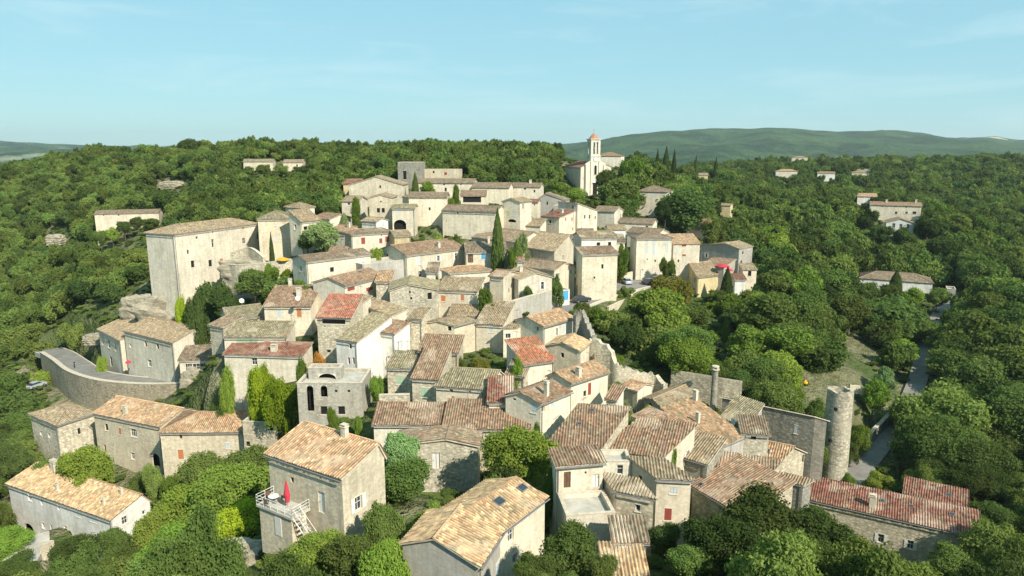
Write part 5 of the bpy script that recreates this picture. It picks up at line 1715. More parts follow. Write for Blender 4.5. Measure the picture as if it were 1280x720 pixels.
# satellite dishes
for px, py, D, lab in ((302, 376, 126, 'white satellite dish on the mossy roof edge by the dark garden trees'), (916, 527, 93, 'white satellite dish on the brown roof before the high grey wall'),
                       (372, 373, 127, 'grey satellite dish beside the white chimney of the cream house')):
    p = wp(px, py, D); e = empty('satellite_dish', p + Vector((0, 0, -1.0))); tag(e, lab, 'satellite dish')
    mb = MB(); mb.tube((0, 0, -1.2), (0, 0, 1.0), .04, .04, M['zinc'], 6); mb.build('mast', e)
    mb = MB(); d = Vector((.5, -.75, .45)).normalized()
    x = d.orthogonal().normalized(); y = d.cross(x); c0 = Vector((0, 0, 1.0)); n = 16
    for i in range(n):
        a0, a1 = 2 * math.pi * i / n, 2 * math.pi * (i + 1) / n
        f = lambda a, r: c0 + (x * math.cos(a) + y * math.sin(a)) * r + d * (r * r * .35)
        mb.face([f(a0, .22), f(a1, .22), c0], M['white']); mb.face([f(a0, .22), f(a0, .45), f(a1, .45), f(a1, .22)], M['white'])
    mb.tube(c0, c0 + d * .5, .02, .02, M['zinc'], 5)
    mb.build('dish', e)


# ------------------------------------------------------------------ the person walking down the road
def person(loc, rz, label, top, legs_c, scale=1.0):
    me = bpy.data.meshes.new('person')
    J = {'pel': (0, 0, .95), 'wai': (0, 0, 1.1), 'che': (0, .01, 1.32), 'nec': (0, 0, 1.5), 'hd1': (0, .01, 1.60), 'hd2': (0, .01, 1.72),
         'shL': (-.17, 0, 1.42), 'elL': (-.24, -.02, 1.16), 'haL': (-.24, .10, .93), 'shR': (.17, 0, 1.42), 'elR': (.24, -.06, 1.16), 'haR': (.25, -.10, .92),
         'hpL': (-.09, 0, .9), 'knL': (-.1, .12, .5), 'anL': (-.1, .10, .09), 'toL': (-.1, .27, .04), 'hpR': (.09, 0, .9), 'knR': (.1, -.02, .5), 'anR': (.1, -.22, .12), 'toR': (.1, -.08, .04)}
    Rd = {'pel': .13, 'wai': .12, 'che': .14, 'nec': .055, 'hd1': .085, 'hd2': .09, 'shL': .065, 'elL': .045, 'haL': .035, 'shR': .065, 'elR': .045, 'haR': .035,
          'hpL': .09, 'knL': .06, 'anL': .042, 'toL': .035, 'hpR': .09, 'knR': .06, 'anR': .042, 'toR': .035}
    E = [('pel', 'wai'), ('wai', 'che'), ('che', 'nec'), ('nec', 'hd1'), ('hd1', 'hd2'), ('che', 'shL'), ('shL', 'elL'), ('elL', 'haL'), ('che', 'shR'), ('shR', 'elR'), ('elR', 'haR'),
         ('pel', 'hpL'), ('hpL', 'knL'), ('knL', 'anL'), ('anL', 'toL'), ('pel', 'hpR'), ('hpR', 'knR'), ('knR', 'anR'), ('anR', 'toR')]
    k = list(J)
    me.from_pydata([J[a] for a in k], [(k.index(a), k.index(b)) for a, b in E], [])
    o = bpy.data.objects.new('person', me); COL.objects.link(o)
    md = o.modifiers.new('skin', 'SKIN')
    for i, a in enumerate(k):
        me.skin_vertices[0].data[i].radius = (Rd[a], Rd[a] * (.8 if a in ('pel', 'wai', 'che') else 1))
    me.skin_vertices[0].data[0].use_root = True
    sb = o.modifiers.new('sub', 'SUBSURF'); sb.levels = 1; sb.render_levels = 1
    dg = bpy.context.evaluated_depsgraph_get(); ev = o.evaluated_get(dg)
    m2 = bpy.data.meshes.new_from_object(ev)
    o.modifiers.clear(); o.data = m2
    m2.materials.clear()
    for m in (M['skin'], top, legs_c, M['hair']): m2.materials.append(m)
    for p in m2.polygons:
        z = p.center.z
        p.material_index = 0
        if z < .96: p.material_index = 2 if abs(p.center.x) < .2 else 0
        elif z < 1.48 and not (abs(p.center.x) > .2 and z < 1.2): p.material_index = 1
        elif z > 1.66 or (z > 1.58 and p.center.y < -.02): p.material_index = 3
        p.use_smooth = True
    o.location = loc; o.rotation_euler = (0, 0, rz); o.scale = (scale,) * 3
    tag(o, label, 'person')
    return o


M['skin'] = plain('skin', (.55, .32, .22), .6, .3, var=.03)
M['hair'] = plain('dark_hair', (.04, .025, .015), .7, .3)
M['blackcloth'] = plain('black_cloth', (.02, .02, .022), .9, .1)
M['whitecloth'] = plain('white_cloth', (.7, .68, .64), .9, .1)
pc = wp(94, 463, 155.5); pr_ = min(polyline3(left_pts, 20), key=lambda p: (Vector((p.x, p.y)) - Vector((pc.x, pc.y))).length); pc.z = pr_.z + .01
person(pc, R(160), 'person in black walking alone on the bend of the road', M['blackcloth'], M['blackcloth'], 1.02)

# street lamps on brackets and posts
for px, py, D, lab in ((484, 470, 102, 'street lamp on a post at the corner of the rough grey stone house'), (717, 268, 188, 'street lamp rising beside the tall cream descending gable'),
                       (742, 352, 165, 'street lamp standing at the massive stone block by the street'), (800, 352, 176, 'street lamp beside the row of dark cars')):
    p = wp(px, py, D); g_ = p.z - 1.5
    e = empty('street_lamp', (p.x, p.y, g_)); tag(e, lab, 'street lamp')
    mb = MB(); mb.tube((0, 0, -1), (0, 0, 4.6), .06, .045, M['zinc'], 7); mb.tube((0, 0, 4.55), (.5, -.5, 4.8), .035, .03, M['zinc'], 6); mb.build('post', e)
    mb = MB(); mb.tube((.5, -.5, 4.62), (.5, -.5, 4.86), .2, .1, M['zinc'], 8); mb.tube((.5, -.5, 4.5), (.5, -.5, 4.618), .14, .17, M['white'], 8); mb.build('lantern', e)
# ------------------------------------------------------------------ tree meshes
def leaf_quads(P, Nn, size, rs, name, mat, aspect=1.0):
    """one small leaf clump per point"""
    n = len(P)
    a = rs.normal(size=(n, 3)); Nn = Nn + 0.75 * rs.normal(size=(n, 3)); Nn /= np.linalg.norm(Nn, axis=1)[:, None] + 1e-9
    t = np.cross(Nn, a); t /= np.linalg.norm(t, axis=1)[:, None] + 1e-9
    b = np.cross(Nn, t)
    sz = (size * rs.uniform(.6, 1.3, n))[:, None]
    v = np.stack([P - t * sz, P + b * sz * .62 * aspect + Nn * sz * .15, P + t * sz, P - b * sz * .62 * aspect + Nn * sz * .15], 1).reshape(-1, 3)
    f = np.arange(4 * n).reshape(n, 4)
    return v, f


def mesh_np(name, v, f, mats, mi=None):
    me = bpy.data.meshes.new(name)
    me.vertices.add(len(v)); me.vertices.foreach_set('co', np.asarray(v, float).ravel())
    f = np.asarray(f)
    me.loops.add(f.size); me.loops.foreach_set('vertex_index', f.ravel().astype(np.int32))
    me.polygons.add(len(f)); me.polygons.foreach_set('loop_start', np.arange(0, f.size, 4, dtype=np.int32))
    for m in mats: me.materials.append(m)
    if mi is not None: me.polygons.foreach_set('material_index', np.asarray(mi, np.int32))
    me.update(calc_edges=True)
    return me


def crown_points(seed, n, kind):
    rs = np.random.RandomState(seed)
    if kind == 'broad':
        k = 30
        c = rs.normal(size=(k, 3)); c /= np.linalg.norm(c, axis=1)[:, None]
        c *= (rs.uniform(.45, .86, k))[:, None]; c[:, 2] = c[:, 2] * .8 + .02
        r = rs.uniform(.15, .34, k)
        c = np.concatenate([c, [[0, 0, 0]]]); r = np.append(r, .52)
    elif kind == 'pine':
        k = 9
        th = rs.uniform(0, 6.28, k); rr = rs.uniform(.1, .6, k)
        c = np.stack([rr * np.cos(th), rr * np.sin(th), rs.uniform(-.15, .25, k)], 1); r = rs.uniform(.3, .45, k)
        c = np.concatenate([c, [[0, 0, 0]]]); r = np.append(r, .5)
    elif kind == 'poplar':
        k = 14
        z = np.linspace(-.9, .9, k); c = np.stack([rs.uniform(-.18, .18, k), rs.uniform(-.18, .18, k), z], 1)
        r = .42 * np.sqrt(1 - z ** 2 * .85) * rs.uniform(.8, 1.2, k)
    elif kind == 'cypress':
        u = rs.uniform(0, 1, n) ** .8; z = -1 + 2 * u
        rad = np.interp(z, [-1, -.85, -.3, .4, 1], [.55, .95, 1.0, .66, .03]) * rs.uniform(.82, 1.03, n) * (1 + .12 * np.sin(z * 9 + rs.uniform(0, 6.28, n)))
        th = rs.uniform(0, 6.28, n)
        P = np.stack([rad * np.cos(th), rad * np.sin(th), z], 1)
        N_ = np.stack([np.cos(th), np.sin(th), .25 + 0 * z], 1)
        return P, N_, rs
    if kind == 'broad':
        c = c * rs.uniform(.82, 1.2, (1, 3)); c[:, 0] += c[:, 2] * rs.uniform(-.35, .35); c[:, 1] += c[:, 2] * rs.uniform(-.35, .35)
    w = r ** 2 / (r ** 2).sum()
    li = rs.choice(len(r), n, p=w)
    d = rs.normal(size=(n, 3)); d /= np.linalg.norm(d, axis=1)[:, None]
    d[:, 2] = np.where((d[:, 2] < -.3) & (rs.rand(n) < .6), -d[:, 2], d[:, 2])
    rad = r[li] * np.where(rs.rand(n) < .2, rs.uniform(1.05, 1.42, n), rs.uniform(.66, 1.08, n))
    P = c[li] + d * rad[:, None]
    # discard points buried deep inside another lobe
    D = np.linalg.norm(P[:, None] - c[None], axis=2) / r[None]
    keep = (D < .62).sum(1) == 0
    return P[keep], d[keep], rs


def make_trunk(seed, name='trunk'):
    rr = random.Random(seed)
    mb = MB()
    pts = [Vector((0, 0, -.15)), Vector((.02, .01, .35)), Vector((-.02, .02, .7)), Vector((.01, 0, 1.0))]
    rad = [.075, .058, .048, .03]
    for i in range(3): mb.tube(pts[i], pts[i + 1], rad[i], rad[i + 1], M['bark'], 7)
    for k in range(6):
        a = k * 1.05 + rr.uniform(-.3, .3); z = rr.uniform(.45, .85)
        p = Vector((0, 0, z)); q = Vector((math.cos(a) * .3, math.sin(a) * .3, z + .22)); q2 = Vector((math.cos(a + .2) * .6, math.sin(a + .2) * .6, z + .38))
        mb.tube(p, q, .03, .02, M['bark'], 5); mb.tube(q, q2, .02, .008, M['bark'], 5)
    me = bpy.data.meshes.new(name); me.from_pydata(mb.v, [], mb.f); me.materials.append(M['bark']); me.update()
    return me


def crown_mesh(seed, n, kind, size, mat, name='crown'):
    P, N_, rs = crown_points(seed, n, kind)
    v, f = leaf_quads(P, N_, size, rs, name, mat)
    return mesh_np(name, v, f, [mat])


CR = {}
for i in range(5):
    CR['n%d' % i] = crown_mesh(10 + i, 26000, 'broad', .040, M['leaf'])
    CR['m%d' % i] = crown_mesh(20 + i, 11000, 'broad', .060, M['leaf'])
CR['pn'] = crown_mesh(31, 12000, 'pine', .055, M['leaf'])
CR['pp'] = crown_mesh(32, 9000, 'poplar', .065, M['leaf'])
CR['cy'] = crown_mesh(33, 7000, 'cypress', .10, M['leaf'])
TRUNKS = [make_trunk(i) for i in range(3)]
SRC = []
for i, (sd, mt) in enumerate([(41, 'leafA'), (42, 'leafB'), (43, 'leafC'), (44, 'leafA'), (45, 'leafB')]):
    P, N_, rs = crown_points(sd, 4200, 'broad' if i != 4 else 'pine')
    v, f = leaf_quads(P, N_, .092, rs, '', None)
    v = v.copy(); v[:, 2] += .95
    t = [(-.05, 0, -.6), (.05, 0, -.6), (.03, 0, 1), (-.03, 0, 1), (0, -.05, -.6), (0, .05, -.6), (0, .03, 1), (0, -.03, 1)]
    nv = len(v)
    v = np.concatenate([v, np.array(t)]); f = np.concatenate([f, [[nv, nv + 1, nv + 2, nv + 3], [nv + 4, nv + 5, nv + 6, nv + 7]]])
    mi = np.zeros(len(f), int); mi[-2:] = 1
    me = mesh_np('forest_tree', v, f, [M[mt], M['bark']], mi)
    SRC.append(bpy.data.objects.new('forest_tree_source', me))
for i, (sd, mt) in enumerate([(51, 'leafA'), (52, 'leafB'), (53, 'leafC')]):      # finer leaves for the nearest trees
    P, N_, rs = crown_points(sd, 24000, 'broad')
    v, f = leaf_quads(P, N_, .040, rs, '', None)
    v = v.copy(); v[:, 2] += .95
    me = mesh_np('forest_tree', v, f, [M[mt]])
    SRC.append(bpy.data.objects.new('forest_tree_source', me))
src_col = bpy.data.collections.new('forest_sources')
for o in SRC: src_col.objects.link(o)

TREECOUNT = 0
TOCC = []      # (x, y, r)
TINT = {'g': (1, 1, 1, 1), 'd': (.62, .66, .72, 1), 'l': (1.35, 1.3, .95, 1), 'y': (1.75, 1.6, .5, 1), 's': (1.5, 1.5, 2.4, 1), 'b': (1.35, .95, .75, 1), 'v': (1.22, 1.30, .85, 1), 'r': (2.6, .9, .8, 1)}


def tree(px, py, D, rpx, label, kind='b', tint='g', cat='tree', group=None, vr=.85, name=None, ground_z=None):
    """crown centre at pixel, crown radius in pixels"""
    global TREECOUNT
    c = wp(px, py, D)
    depth = c.y * CP - (c.z - CAMZ) * SP
    r = rpx * depth / F * (1.12 if kind == 'b' else 1.0)
    g = hfun(c.x, c.y) if ground_z is None else ground_z
    return tree3(c, r, g, label, kind, tint, cat, group, vr, name, D)


def tree3(c, r, g, label, kind='b', tint='g', cat='tree', group=None, vr=.85, name=None, D=100):
    global TREECOUNT
    rr = random.Random(int(c.x * 13 + c.y * 7))
    vz = r * vr
    if kind in ('c',): vz = r * vr
    if g > c.z - vz * .55: g = c.z - vz * .75
    gap = (.15 if kind == 's' else .8) * r
    if c.z - vz > g + gap:      # crowns reach low, as the photo shows
        top_ = c.z + vz; bot = g + gap - (.2 * r if kind == 's' else 0)
        vz = (top_ - bot) / 2; c = Vector((c.x, c.y, (top_ + bot) / 2))
    if name is None:
        name = {'b': 'broadleaf_tree', 'c': 'cypress_tree', 'p': 'pine_tree', 'o': 'poplar_tree', 's': 'bush'}[kind]
    root = empty(name, (c.x, c.y, g))
    tag(root, label, cat, group)
    if kind == 'b' or kind == 's': me = CR[('n%d' if D < 125 else 'm%d') % rr.randint(0, 4)]
    elif kind == 'c': me = CR['cy']
    elif kind == 'p': me = CR['pn']
    elif kind == 'o': me = CR['pp']
    o = bpy.data.objects.new('crown' if kind != 's' else 'foliage', me); COL.objects.link(o); o.parent = root
    o.location = (0, 0, c.z - g); o.scale = (r, r, vz); o.rotation_euler = (0, 0, rr.uniform(0, 6.28))
    tc = TINT[tint]; k = rr.uniform(.88, 1.12); o.color = (tc[0] * k, tc[1] * k, tc[2] * k, 1)
    t = bpy.data.objects.new('trunk' if kind != 's' else 'stem', TRUNKS[rr.randint(0, 2)]); COL.objects.link(t); t.parent = root
    t.scale = (r * (.8 if kind != 'c' else .9), r * (.8 if kind != 'c' else .9), max(.3, c.z - g + vz * .1)); t.rotation_euler = (0, 0, rr.uniform(0, 6.28))
    TOCC.append((c.x, c.y, r))
    TREECOUNT += 1
    return root


# hand-placed trees, front to back
TREES = [
    (903, 682, 57, 46, 'large dark oak crown at the bottom, left part of the big dark clump', 'b', 'd'),
    (962, 662, 61, 54, 'tallest dark oak in the big clump before the red row house', 'b', 'd'),
    (1022, 680, 60, 46, 'dark oak at the right side of the big dark clump', 'b', 'd'),
    (1075, 722, 66, 30, 'low bright green tree at the left foot of the long red striped row', 'b', 'v', .6),
    (1190, 712, 72, 32, 'round green tree at the right end below the row house', 'b', 'g'),
    (1250, 690, 80, 40, 'broad green tree at the lower right corner', 'b', 'g'),
    (1238, 648, 92, 24, 'grey-green bush at the right gable of the long row house', 'b', 'g'),
    (710, 690, 50, 38, 'round green tree at the bottom between the orange roof and the striped shed', 'b', 'g'),
    (668, 710, 47, 24, 'small green tree against the sunlit wall of the orange-roofed house', 'b', 'g'),
    (752, 712, 48, 22, 'leafy tree beside the lean-to with yellow striped tiles', 'b', 'g'),
    (645, 566, 73, 40, 'dense green tree in front of the striped tile roof', 'b', 'v'),
    (830, 672, 62, 22, 'green shrub tree at the foot of the plain cream block', 'b', 'd'),
    (862, 700, 56, 26, 'light green tree left of the big dark clump', 'b', 'g'),
    (505, 600, 70, 34, 'wide green tree between the parasol house and the white-doored gable', 'b', 'g'),
    (535, 650, 60, 26, 'green tree touching the left edge of the bright orange roof', 'b', 'v'),
    (500, 555, 76, 24, 'grey-leaved tree overgrowing the vine-covered slope', 'b', 's'),
    (478, 640, 58, 22, 'leafy tree right of the window with white shutters', 'b', 'g'),
    (337, 684, 66, 8, 'red-leaved bush at the foot of the railed terrace', 's', 'r'),
    (395, 690, 56, 34, 'green tree below the railed terrace', 'b', 'l'),
    (440, 692, 54, 34, 'green tree under the white-shuttered window', 'b', 'g'),
    (480, 700, 52, 30, 'bright tree at the bottom between the two front houses', 'b', 'v'),
    (350, 712, 62, 24, 'small tree at the bottom beside the rough outcrop', 'b', 'g'),
    (298, 656, 76, 37, 'yellow-green bamboo clump on the rough outcrop', 's', 'y', .95),
    (285, 618, 84, 44, 'big light green tree left of the parasol house', 'b', 'l'),
    (310, 585, 92, 34, 'broad dark green tree before the stone annex', 'b', 'g'),
    (255, 590, 90, 30, 'green tree at the corner of the long stone house', 'b', 'g'),
    (235, 640, 84, 40, 'bright green tree right of the corner farmhouse', 'b', 'v'),
    (190, 655, 82, 28, 'light green tree against the gable of the corner farmhouse', 'b', 'l'),
    (215, 700, 74, 44, 'big sunlit green tree at the bottom left of the bamboo', 'b', 'v'),
    (140, 672, 84, 20, 'dark bushy tree in front of the corner farmhouse, right one', 'b', 'g'),
    (98, 690, 82, 30, 'grey-green tree in front of the corner farmhouse, left one', 'b', 'd'),
    (160, 706, 77, 28, 'bright tree at the bottom before the corner farmhouse', 'b', 'g'),
    (8, 678, 90, 24, 'green tree at the very left edge by the farmhouse yard', 'b', 'v'),
    (20, 712, 84, 22, 'low green tree in the lower left corner', 'b', 'g'),
    (103, 570, 104, 30, 'rounded green tree behind the corner farmhouse chimney', 'b', 'v', .65),
    (62, 590, 107, 20, 'green tree below the vine-striped stone house', 'b', 'g'),
    (18, 580, 118, 30, 'light green tree at the left edge behind the farmhouse', 'b', 'g'),
    (190, 588, 101, 13, 'small shrub tree before the arched cellar opening', 'b', 'g'),
    (213, 598, 98, 13, 'ivy-green shrub below the orange door', 's', 'v'),
    (20, 520, 150, 34, 'big dark tree at the left edge near the parked silver car', 'b', 'd'),
    (12, 555, 140, 30, 'dark tree at the left edge below the silver car', 'b', 'g'),
    (48, 445, 182, 22, 'green tree hiding the junction above the silver car', 'b', 'g'),
    (30, 425, 188, 26, 'broad green tree left of the road bend', 'b', 'g'),
    (52, 475, 164, 15, 'small green tree just outside the road parapet', 'b', 'v'),
    (20, 495, 160, 22, 'bushy tree between the two parked cars at left', 'b', 'g'),
    (127, 453, 152, 8, 'climbing shrub on the wall under the glazed gallery', 's', 'v', 1.3),
    (283, 480, 112, 12, 'narrow column of bright ivy hanging left of the rusty wall', 's', 'v', 2.6),
    (275, 508, 112, 17, 'leafy bush at the foot of the ivy column', 's', 'g'),
    (323, 485, 107, 18, 'yellow-green tree between ivy column and ruined facade', 's', 'y', 1.8),
    (350, 484, 103, 20, 'bright lime tree leaning on the ruined facade', 's', 'y', 1.3),
    (330, 462, 108, 14, 'lime green vine at the terrace edge above', 's', 'y'),
    (397, 446, 106, 14, 'pink-flowering bush above the ruined facade', 's', 'r', .6),
    (378, 446, 107, 10, 'green shrub left of the pink-flowering bush', 's', 'v', .7),
    (470, 471, 99, 9, 'small round green shrub at the foot of the white house', 's', 'v'),
    (265, 363, 150, 24, 'dark evergreen tree below the castle terrace, left one', 'b', 'd'),
    (247, 382, 146, 14, 'dark shrub tree above the tan cafe roof', 'b', 'd'),
    (285, 378, 144, 18, 'dark garden tree beside the mossy roof', 'b', 'd'),
    (318, 354, 150, 20, 'green tree behind the red-brown roof with white chimney', 'b', 'g'),
    (337, 342, 153, 14, 'rounded green bush under the castle terrace', 's', 'v'),
    (358, 342, 152, 8, 'bright yellow shrub under the orange-yellow canopy', 's', 'y', .9),
    (385, 368, 138, 15, 'green shrub tree below the long cream barn', 'b', 'v'),
    (375, 354, 142, 10, 'green bush at the gable of the long cream barn', 's', 'v'),
    (225, 375, 150, 8, 'yellow vine on the cliff at the castle foot', 's', 'y', 1.2),
    (339, 306, 158, 3.2, 'slim young cypress on the castle terrace', 'c', 'd', 4.5),
    (400, 295, 160, 21, 'silver-leaved olive tree beside the red-shuttered house', 'b', 's'),
    (384, 302, 163, 12, 'green tree left of the silver-leaved olive', 'b', 'v'),
    (409, 259, 192, 15, 'dark round tree between castle and stone tower house', 'b', 'g'),
    (445, 264, 184, 10, 'pointed green conifer by the stone tower house', 'o', 'v', 1.4),
    (431, 270, 184, 7, 'pale flowering shrub left of the pointed conifer', 's', 's'),
    (519, 229, 205, 4.5, 'small dark cypress beside the keep', 'c', 'd', 2.8),
    (534, 233, 203, 9, 'low green tree right of the small dark cypress', 'b', 'v', .8),
    (570, 243, 193, 7, 'conical green conifer by the porch building', 'o', 'v', 1.4),
    (563, 248, 192, 7, 'rounded green shrub left of the conical conifer', 's', 'v'),
    (622, 286, 156, 7.5, 'tall solitary cypress in the middle of the village', 'c', 'g', 3.1),
    (640, 318, 152, 7, 'green climber beside the solitary cypress', 's', 'v', 1.3),
    (654, 296, 161, 9, 'white-flowering shrub right of the solitary cypress', 's', 's'),
    (648, 306, 155, 9, 'dark conical shrub below the white-flowering one', 's', 'g', 1.2),
    (657, 264, 190, 8, 'bright green garden shrub behind the green-doored gable', 's', 'v', .6),
    (550, 298, 168, 12, 'low green hedge along the arched passage garden', 's', 'v', .45),
    (530, 302, 166, 9, 'bright lawn-green shrub beside the arched door', 's', 'v', .5),
    (570, 299, 168, 12, 'green shrub row before the long pale house', 's', 'g', .45),
    (470, 312, 156, 10, 'leafy trellis before the red-shuttered house', 's', 'v', .8),
    (607, 370, 131, 12, 'dense clipped green tree beside the orange shutters', 's', 'v', 1.2),
    (615, 385, 128, 8, 'green bush below the clipped tree', 's', 'v'),
    (696, 351, 146, 9, 'round dark green tree at the lane by the green shutters', 's', 'g'),
    (660, 362, 138, 7, 'ivy on the small cream gable', 's', 'g'),
    (777, 322, 172, 11, 'bright green ivy bank hanging over the street', 's', 'v', 1.5),
    (767, 308, 176, 8, 'leafy vine arbour above the ivy bank', 's', 'v', .8),
    (835, 328, 174, 8, 'round yellow-green tree in front of the big cream street house', 'b', 'l'),
    (715, 425, 112, 0.1, '', 'x', 'g'),
    (728, 384, 140, 10, 'dark shrub by the parked car near the street', 's', 'g'),
    (718, 392, 136, 9, 'green bush above the jagged ruined wall', 's', 'g'),
    (770, 455, 116, 10, 'green climber on the rampart near the orange-streaked roof', 's', 'v', 1.4),
    (770, 485, 106, 9, 'small green tree below the rampart curve', 'b', 'g'),
    (810, 511, 98, 9, 'green shrub before the pale annex roof', 's', 'v', .7),
    (575, 448, 104, 9, 'green shrub in the walled garden courtyard', 's', 'g'),
    (602, 452, 101, 12, 'dry ochre bush in the walled courtyard', 's', 'b'),
    (645, 462, 98, 11, 'bright green ivy column in the courtyard by the mottled roof', 's', 'v', 1.7),
    (690, 590, 68, 10, 'ivy in the dark gap beside the narrow pale house', 's', 'v', 1.5),
    (840, 552, 78, 7, 'ivy clump on the shaded outbuilding roof', 's', 'v'),
    (670, 530, 80, 7, 'small green tree left of the sloping alley', 's', 'v', 1.6),
    (415, 512, 92, 8, 'small bushes growing before the ruined facade', 's', 'v', .8),
    (447, 522, 90, 6, 'little conical bush at the right foot of the ruined facade', 's', 'v'),
    # gardens right of the street
    (745, 258, 262, 0.1, '', 'x', 'g'),
    (722, 244, 235, 16, 'rounded bright pine at the left of the church steps', 'p', 'v'),
    (700, 236, 240, 14, 'bright green umbrella pine left of the church', 'p', 'v'),
    (680, 232, 250, 15, 'umbrella pine behind the upper row houses', 'p', 'g'),
    (775, 244, 240, 27, 'large dense green tree right of the church', 'b', 'g', .8),
    (757, 222, 262, 12, 'dark tree against the right church flank', 'b', 'd'),
    (860, 262, 225, 38, 'huge dark green tree above the big cream street house', 'b', 'd', .7),
    (893, 290, 205, 16, 'green tree right of the detached red-roofed gable', 'b', 'g'),
    (822, 392, 158, 20, 'dark reddish-green tree below the street parapet', 'b', 'g'),
    (840, 365, 166, 26, 'dark bronze tree at the end of the row of cars', 'b', 'b'),
    (790, 405, 145, 26, 'round green garden tree right of the rampart top', 'b', 'g'),
    (755, 398, 140, 16, 'green garden tree behind the jagged wall', 'b', 'v'),
    (757, 370, 152, 0.1, '', 'x', 'g'),
    (780, 368, 158, 11, 'round shrub tree beside the street parapet', 'b', 'g'),
    (820, 440, 130, 36, 'big deciduous tree in the gardens, nearest the rampart', 'b', 'g'),
    (868, 435, 136, 30, 'bushy green tree in the middle of the gardens', 'b', 'v'),
    (862, 395, 156, 22, 'green garden tree below the yellow-green creeper house', 'b', 'g'),
    (905, 385, 166, 24, 'bright green tree below the white narrow house', 'b', 'v'),
    (945, 385, 170, 26, 'green tree right of the white narrow house', 'b', 'g'),
    (897, 372, 168, 12, 'green tree against the small white house wall', 'b', 'g'),
    (909, 350, 170, 7, 'slim dark cypress beside the terraced house', 'c', 'd', 2.2),
    (908, 412, 146, 5.5, 'young garden cypress before the long terrace wall', 'c', 'v', 3.0),
    (930, 460, 128, 24, 'light shrub tree in the lower gardens', 'b', 'g'),
    (965, 462, 128, 22, 'dark green tree right in the lower gardens', 'b', 'g'),
    (885, 462, 122, 18, 'leafy tree behind the tall round chimney', 'b', 'v'),
    (985, 475, 126, 16, 'light airy tree before the dry plot', 'b', 'l'),
    (1025, 445, 138, 30, 'dark spreading tree at the left of the dry clearing', 'b', 'g'),
    (985, 430, 148, 30, 'dark tree in the wood left of the clearing', 'b', 'd'),
    (1000, 395, 165, 34, 'tall green tree above the dry clearing', 'b', 'g'),
    (1090, 400, 180, 46, 'very wide dark tree above the lower lane', 'b', 'd', .75),
    (1158, 414, 176, 17, 'tree leaning over the upper part of the lower lane', 'b', 'g'),
    (92, 412, 178, 13, 'low green tree on the slope above the road junction', 'b', 'g'),
    (1128, 440, 160, 18, 'green tree beside the lower lane bend', 'b', 'v'),
    (1093, 492, 128, 17, 'round sunlit green tree in the yard behind the round tower', 'b', 'v', 1.0),
    (1105, 472, 136, 14, 'grey-leaved tree behind the sunlit yard tree', 'b', 's'),
    (1075, 540, 117, 14, 'bright bush along the wall of the lower lane', 's', 'v'),
    (1062, 556, 113, 12, 'dark bush at the foot of the round tower', 's', 'g'),
    (1178, 522, 122, 50, 'large airy tree right of the lower lane', 'b', 'g', .95),
    (1250, 430, 155, 44, 'big grey-green tree at the right edge', 'b', 'g'),
    (1210, 470, 142, 34, 'dark tree between lane and right edge', 'b', 'd'),
    (1262, 510, 130, 40, 'dark tree at the right edge below the grey-green one', 'b', 'd'),
    (1240, 565, 114, 34, 'dark tree above the red hipped roof', 'b', 'd'),
    (1200, 590, 106, 0.1, '', 'x', 'g'),
    (1062, 596, 101, 12, 'yellow-green bush before the lower lane', 's', 'l', .7),
    (1098, 598, 104, 16, 'ochre-green bush above the red striped row', 's', 'l', .7),
    (1220, 395, 178, 0.1, '', 'x', 'g'),
    (833, 194, 380, 5, 'widest dark cypress on the ridge right of the church', 'c', 'd', 1.9),
    (822, 196, 380, 3.2, 'slim cypress at the left of the ridge group', 'c', 'd', 2.6),
    (843, 196, 384, 3.2, 'slim cypress at the right of the ridge group', 'c', 'd', 2.6),
    (870, 206, 420, 3.4, 'cypress standing left of the distant yellow house', 'c', 'd', 3.0),
    (895, 207, 430, 3.0, 'cypress standing right of the distant yellow house', 'c', 'd', 3.0),
    (983, 205, 500, 0.1, '', 'x', 'g'),
    (236, 184, 345, 12, 'tallest crown on the left ridge skyline', 'b', 'd'),
    (355, 262, 215, 12, 'dark conifer behind the castle roofs', 'o', 'd', 1.6),
    (810, 400, 150, 4, 'slim cypress in the gardens below the street', 'c', 'g', 4.0),
    (1004, 262, 300, 14, 'greyish pine among the woods below the plateau', 'p', 's'),
    (155, 284, 226, 9, 'tree hiding the middle of the long farm building', 'b', 'g'),
    (172, 279, 228, 9, 'dark tree before the long farm building', 'b', 'd'),
    (188, 280, 228, 10, 'green tree at the right end of the long farm building', 'b', 'g'),
    (125, 292, 224, 8, 'tree at the left foot of the long farm building', 'b', 'g'),
    (140, 291, 224, 8, 'yellow-green tree below the long farm building', 'b', 'l'),
    (330, 212, 285, 9, 'tree in front of the hilltop stone house', 'b', 'g'),
    (352, 213, 285, 8, 'tree between the two hilltop houses', 'b', 'g'),
    (312, 214, 285, 7, 'small tree left below the hilltop stone house', 'b', 'g'),
    (375, 214, 288, 8, 'tree in front of the low white hilltop house', 'b', 'd'),
    (1100, 290, 255, 13, 'dark tree left of the white gabled farmhouse wing', 'b', 'd'),
    (1130, 297, 250, 13, 'dark tree below the white gabled farmhouse wing', 'b', 'g'),
    (1160, 283, 258, 14, 'dark tree right of the white gabled farmhouse wing', 'b', 'd'),
    (1085, 272, 268, 11, 'dark tree left of the long farmhouse', 'b', 'd'),
    (1168, 263, 270, 9, 'tree at the right end of the long farmhouse', 'b', 'g'),
    (1085, 367, 198, 16, 'broad tree in front of the bungalow at left', 'b', 'g'),
    (1110, 368, 197, 14, 'broad tree in front of the bungalow, middle one', 'b', 'g'),
    (1140, 372, 197, 15, 'tree before the white gable of the bungalow', 'b', 'v'),
    (1172, 372, 200, 14, 'tree beside the lower lane near the bungalow', 'b', 'g'),
    (832, 262, 220, 13, 'dark tree covering the right wall of the hipped cream house', 'b', 'd'),
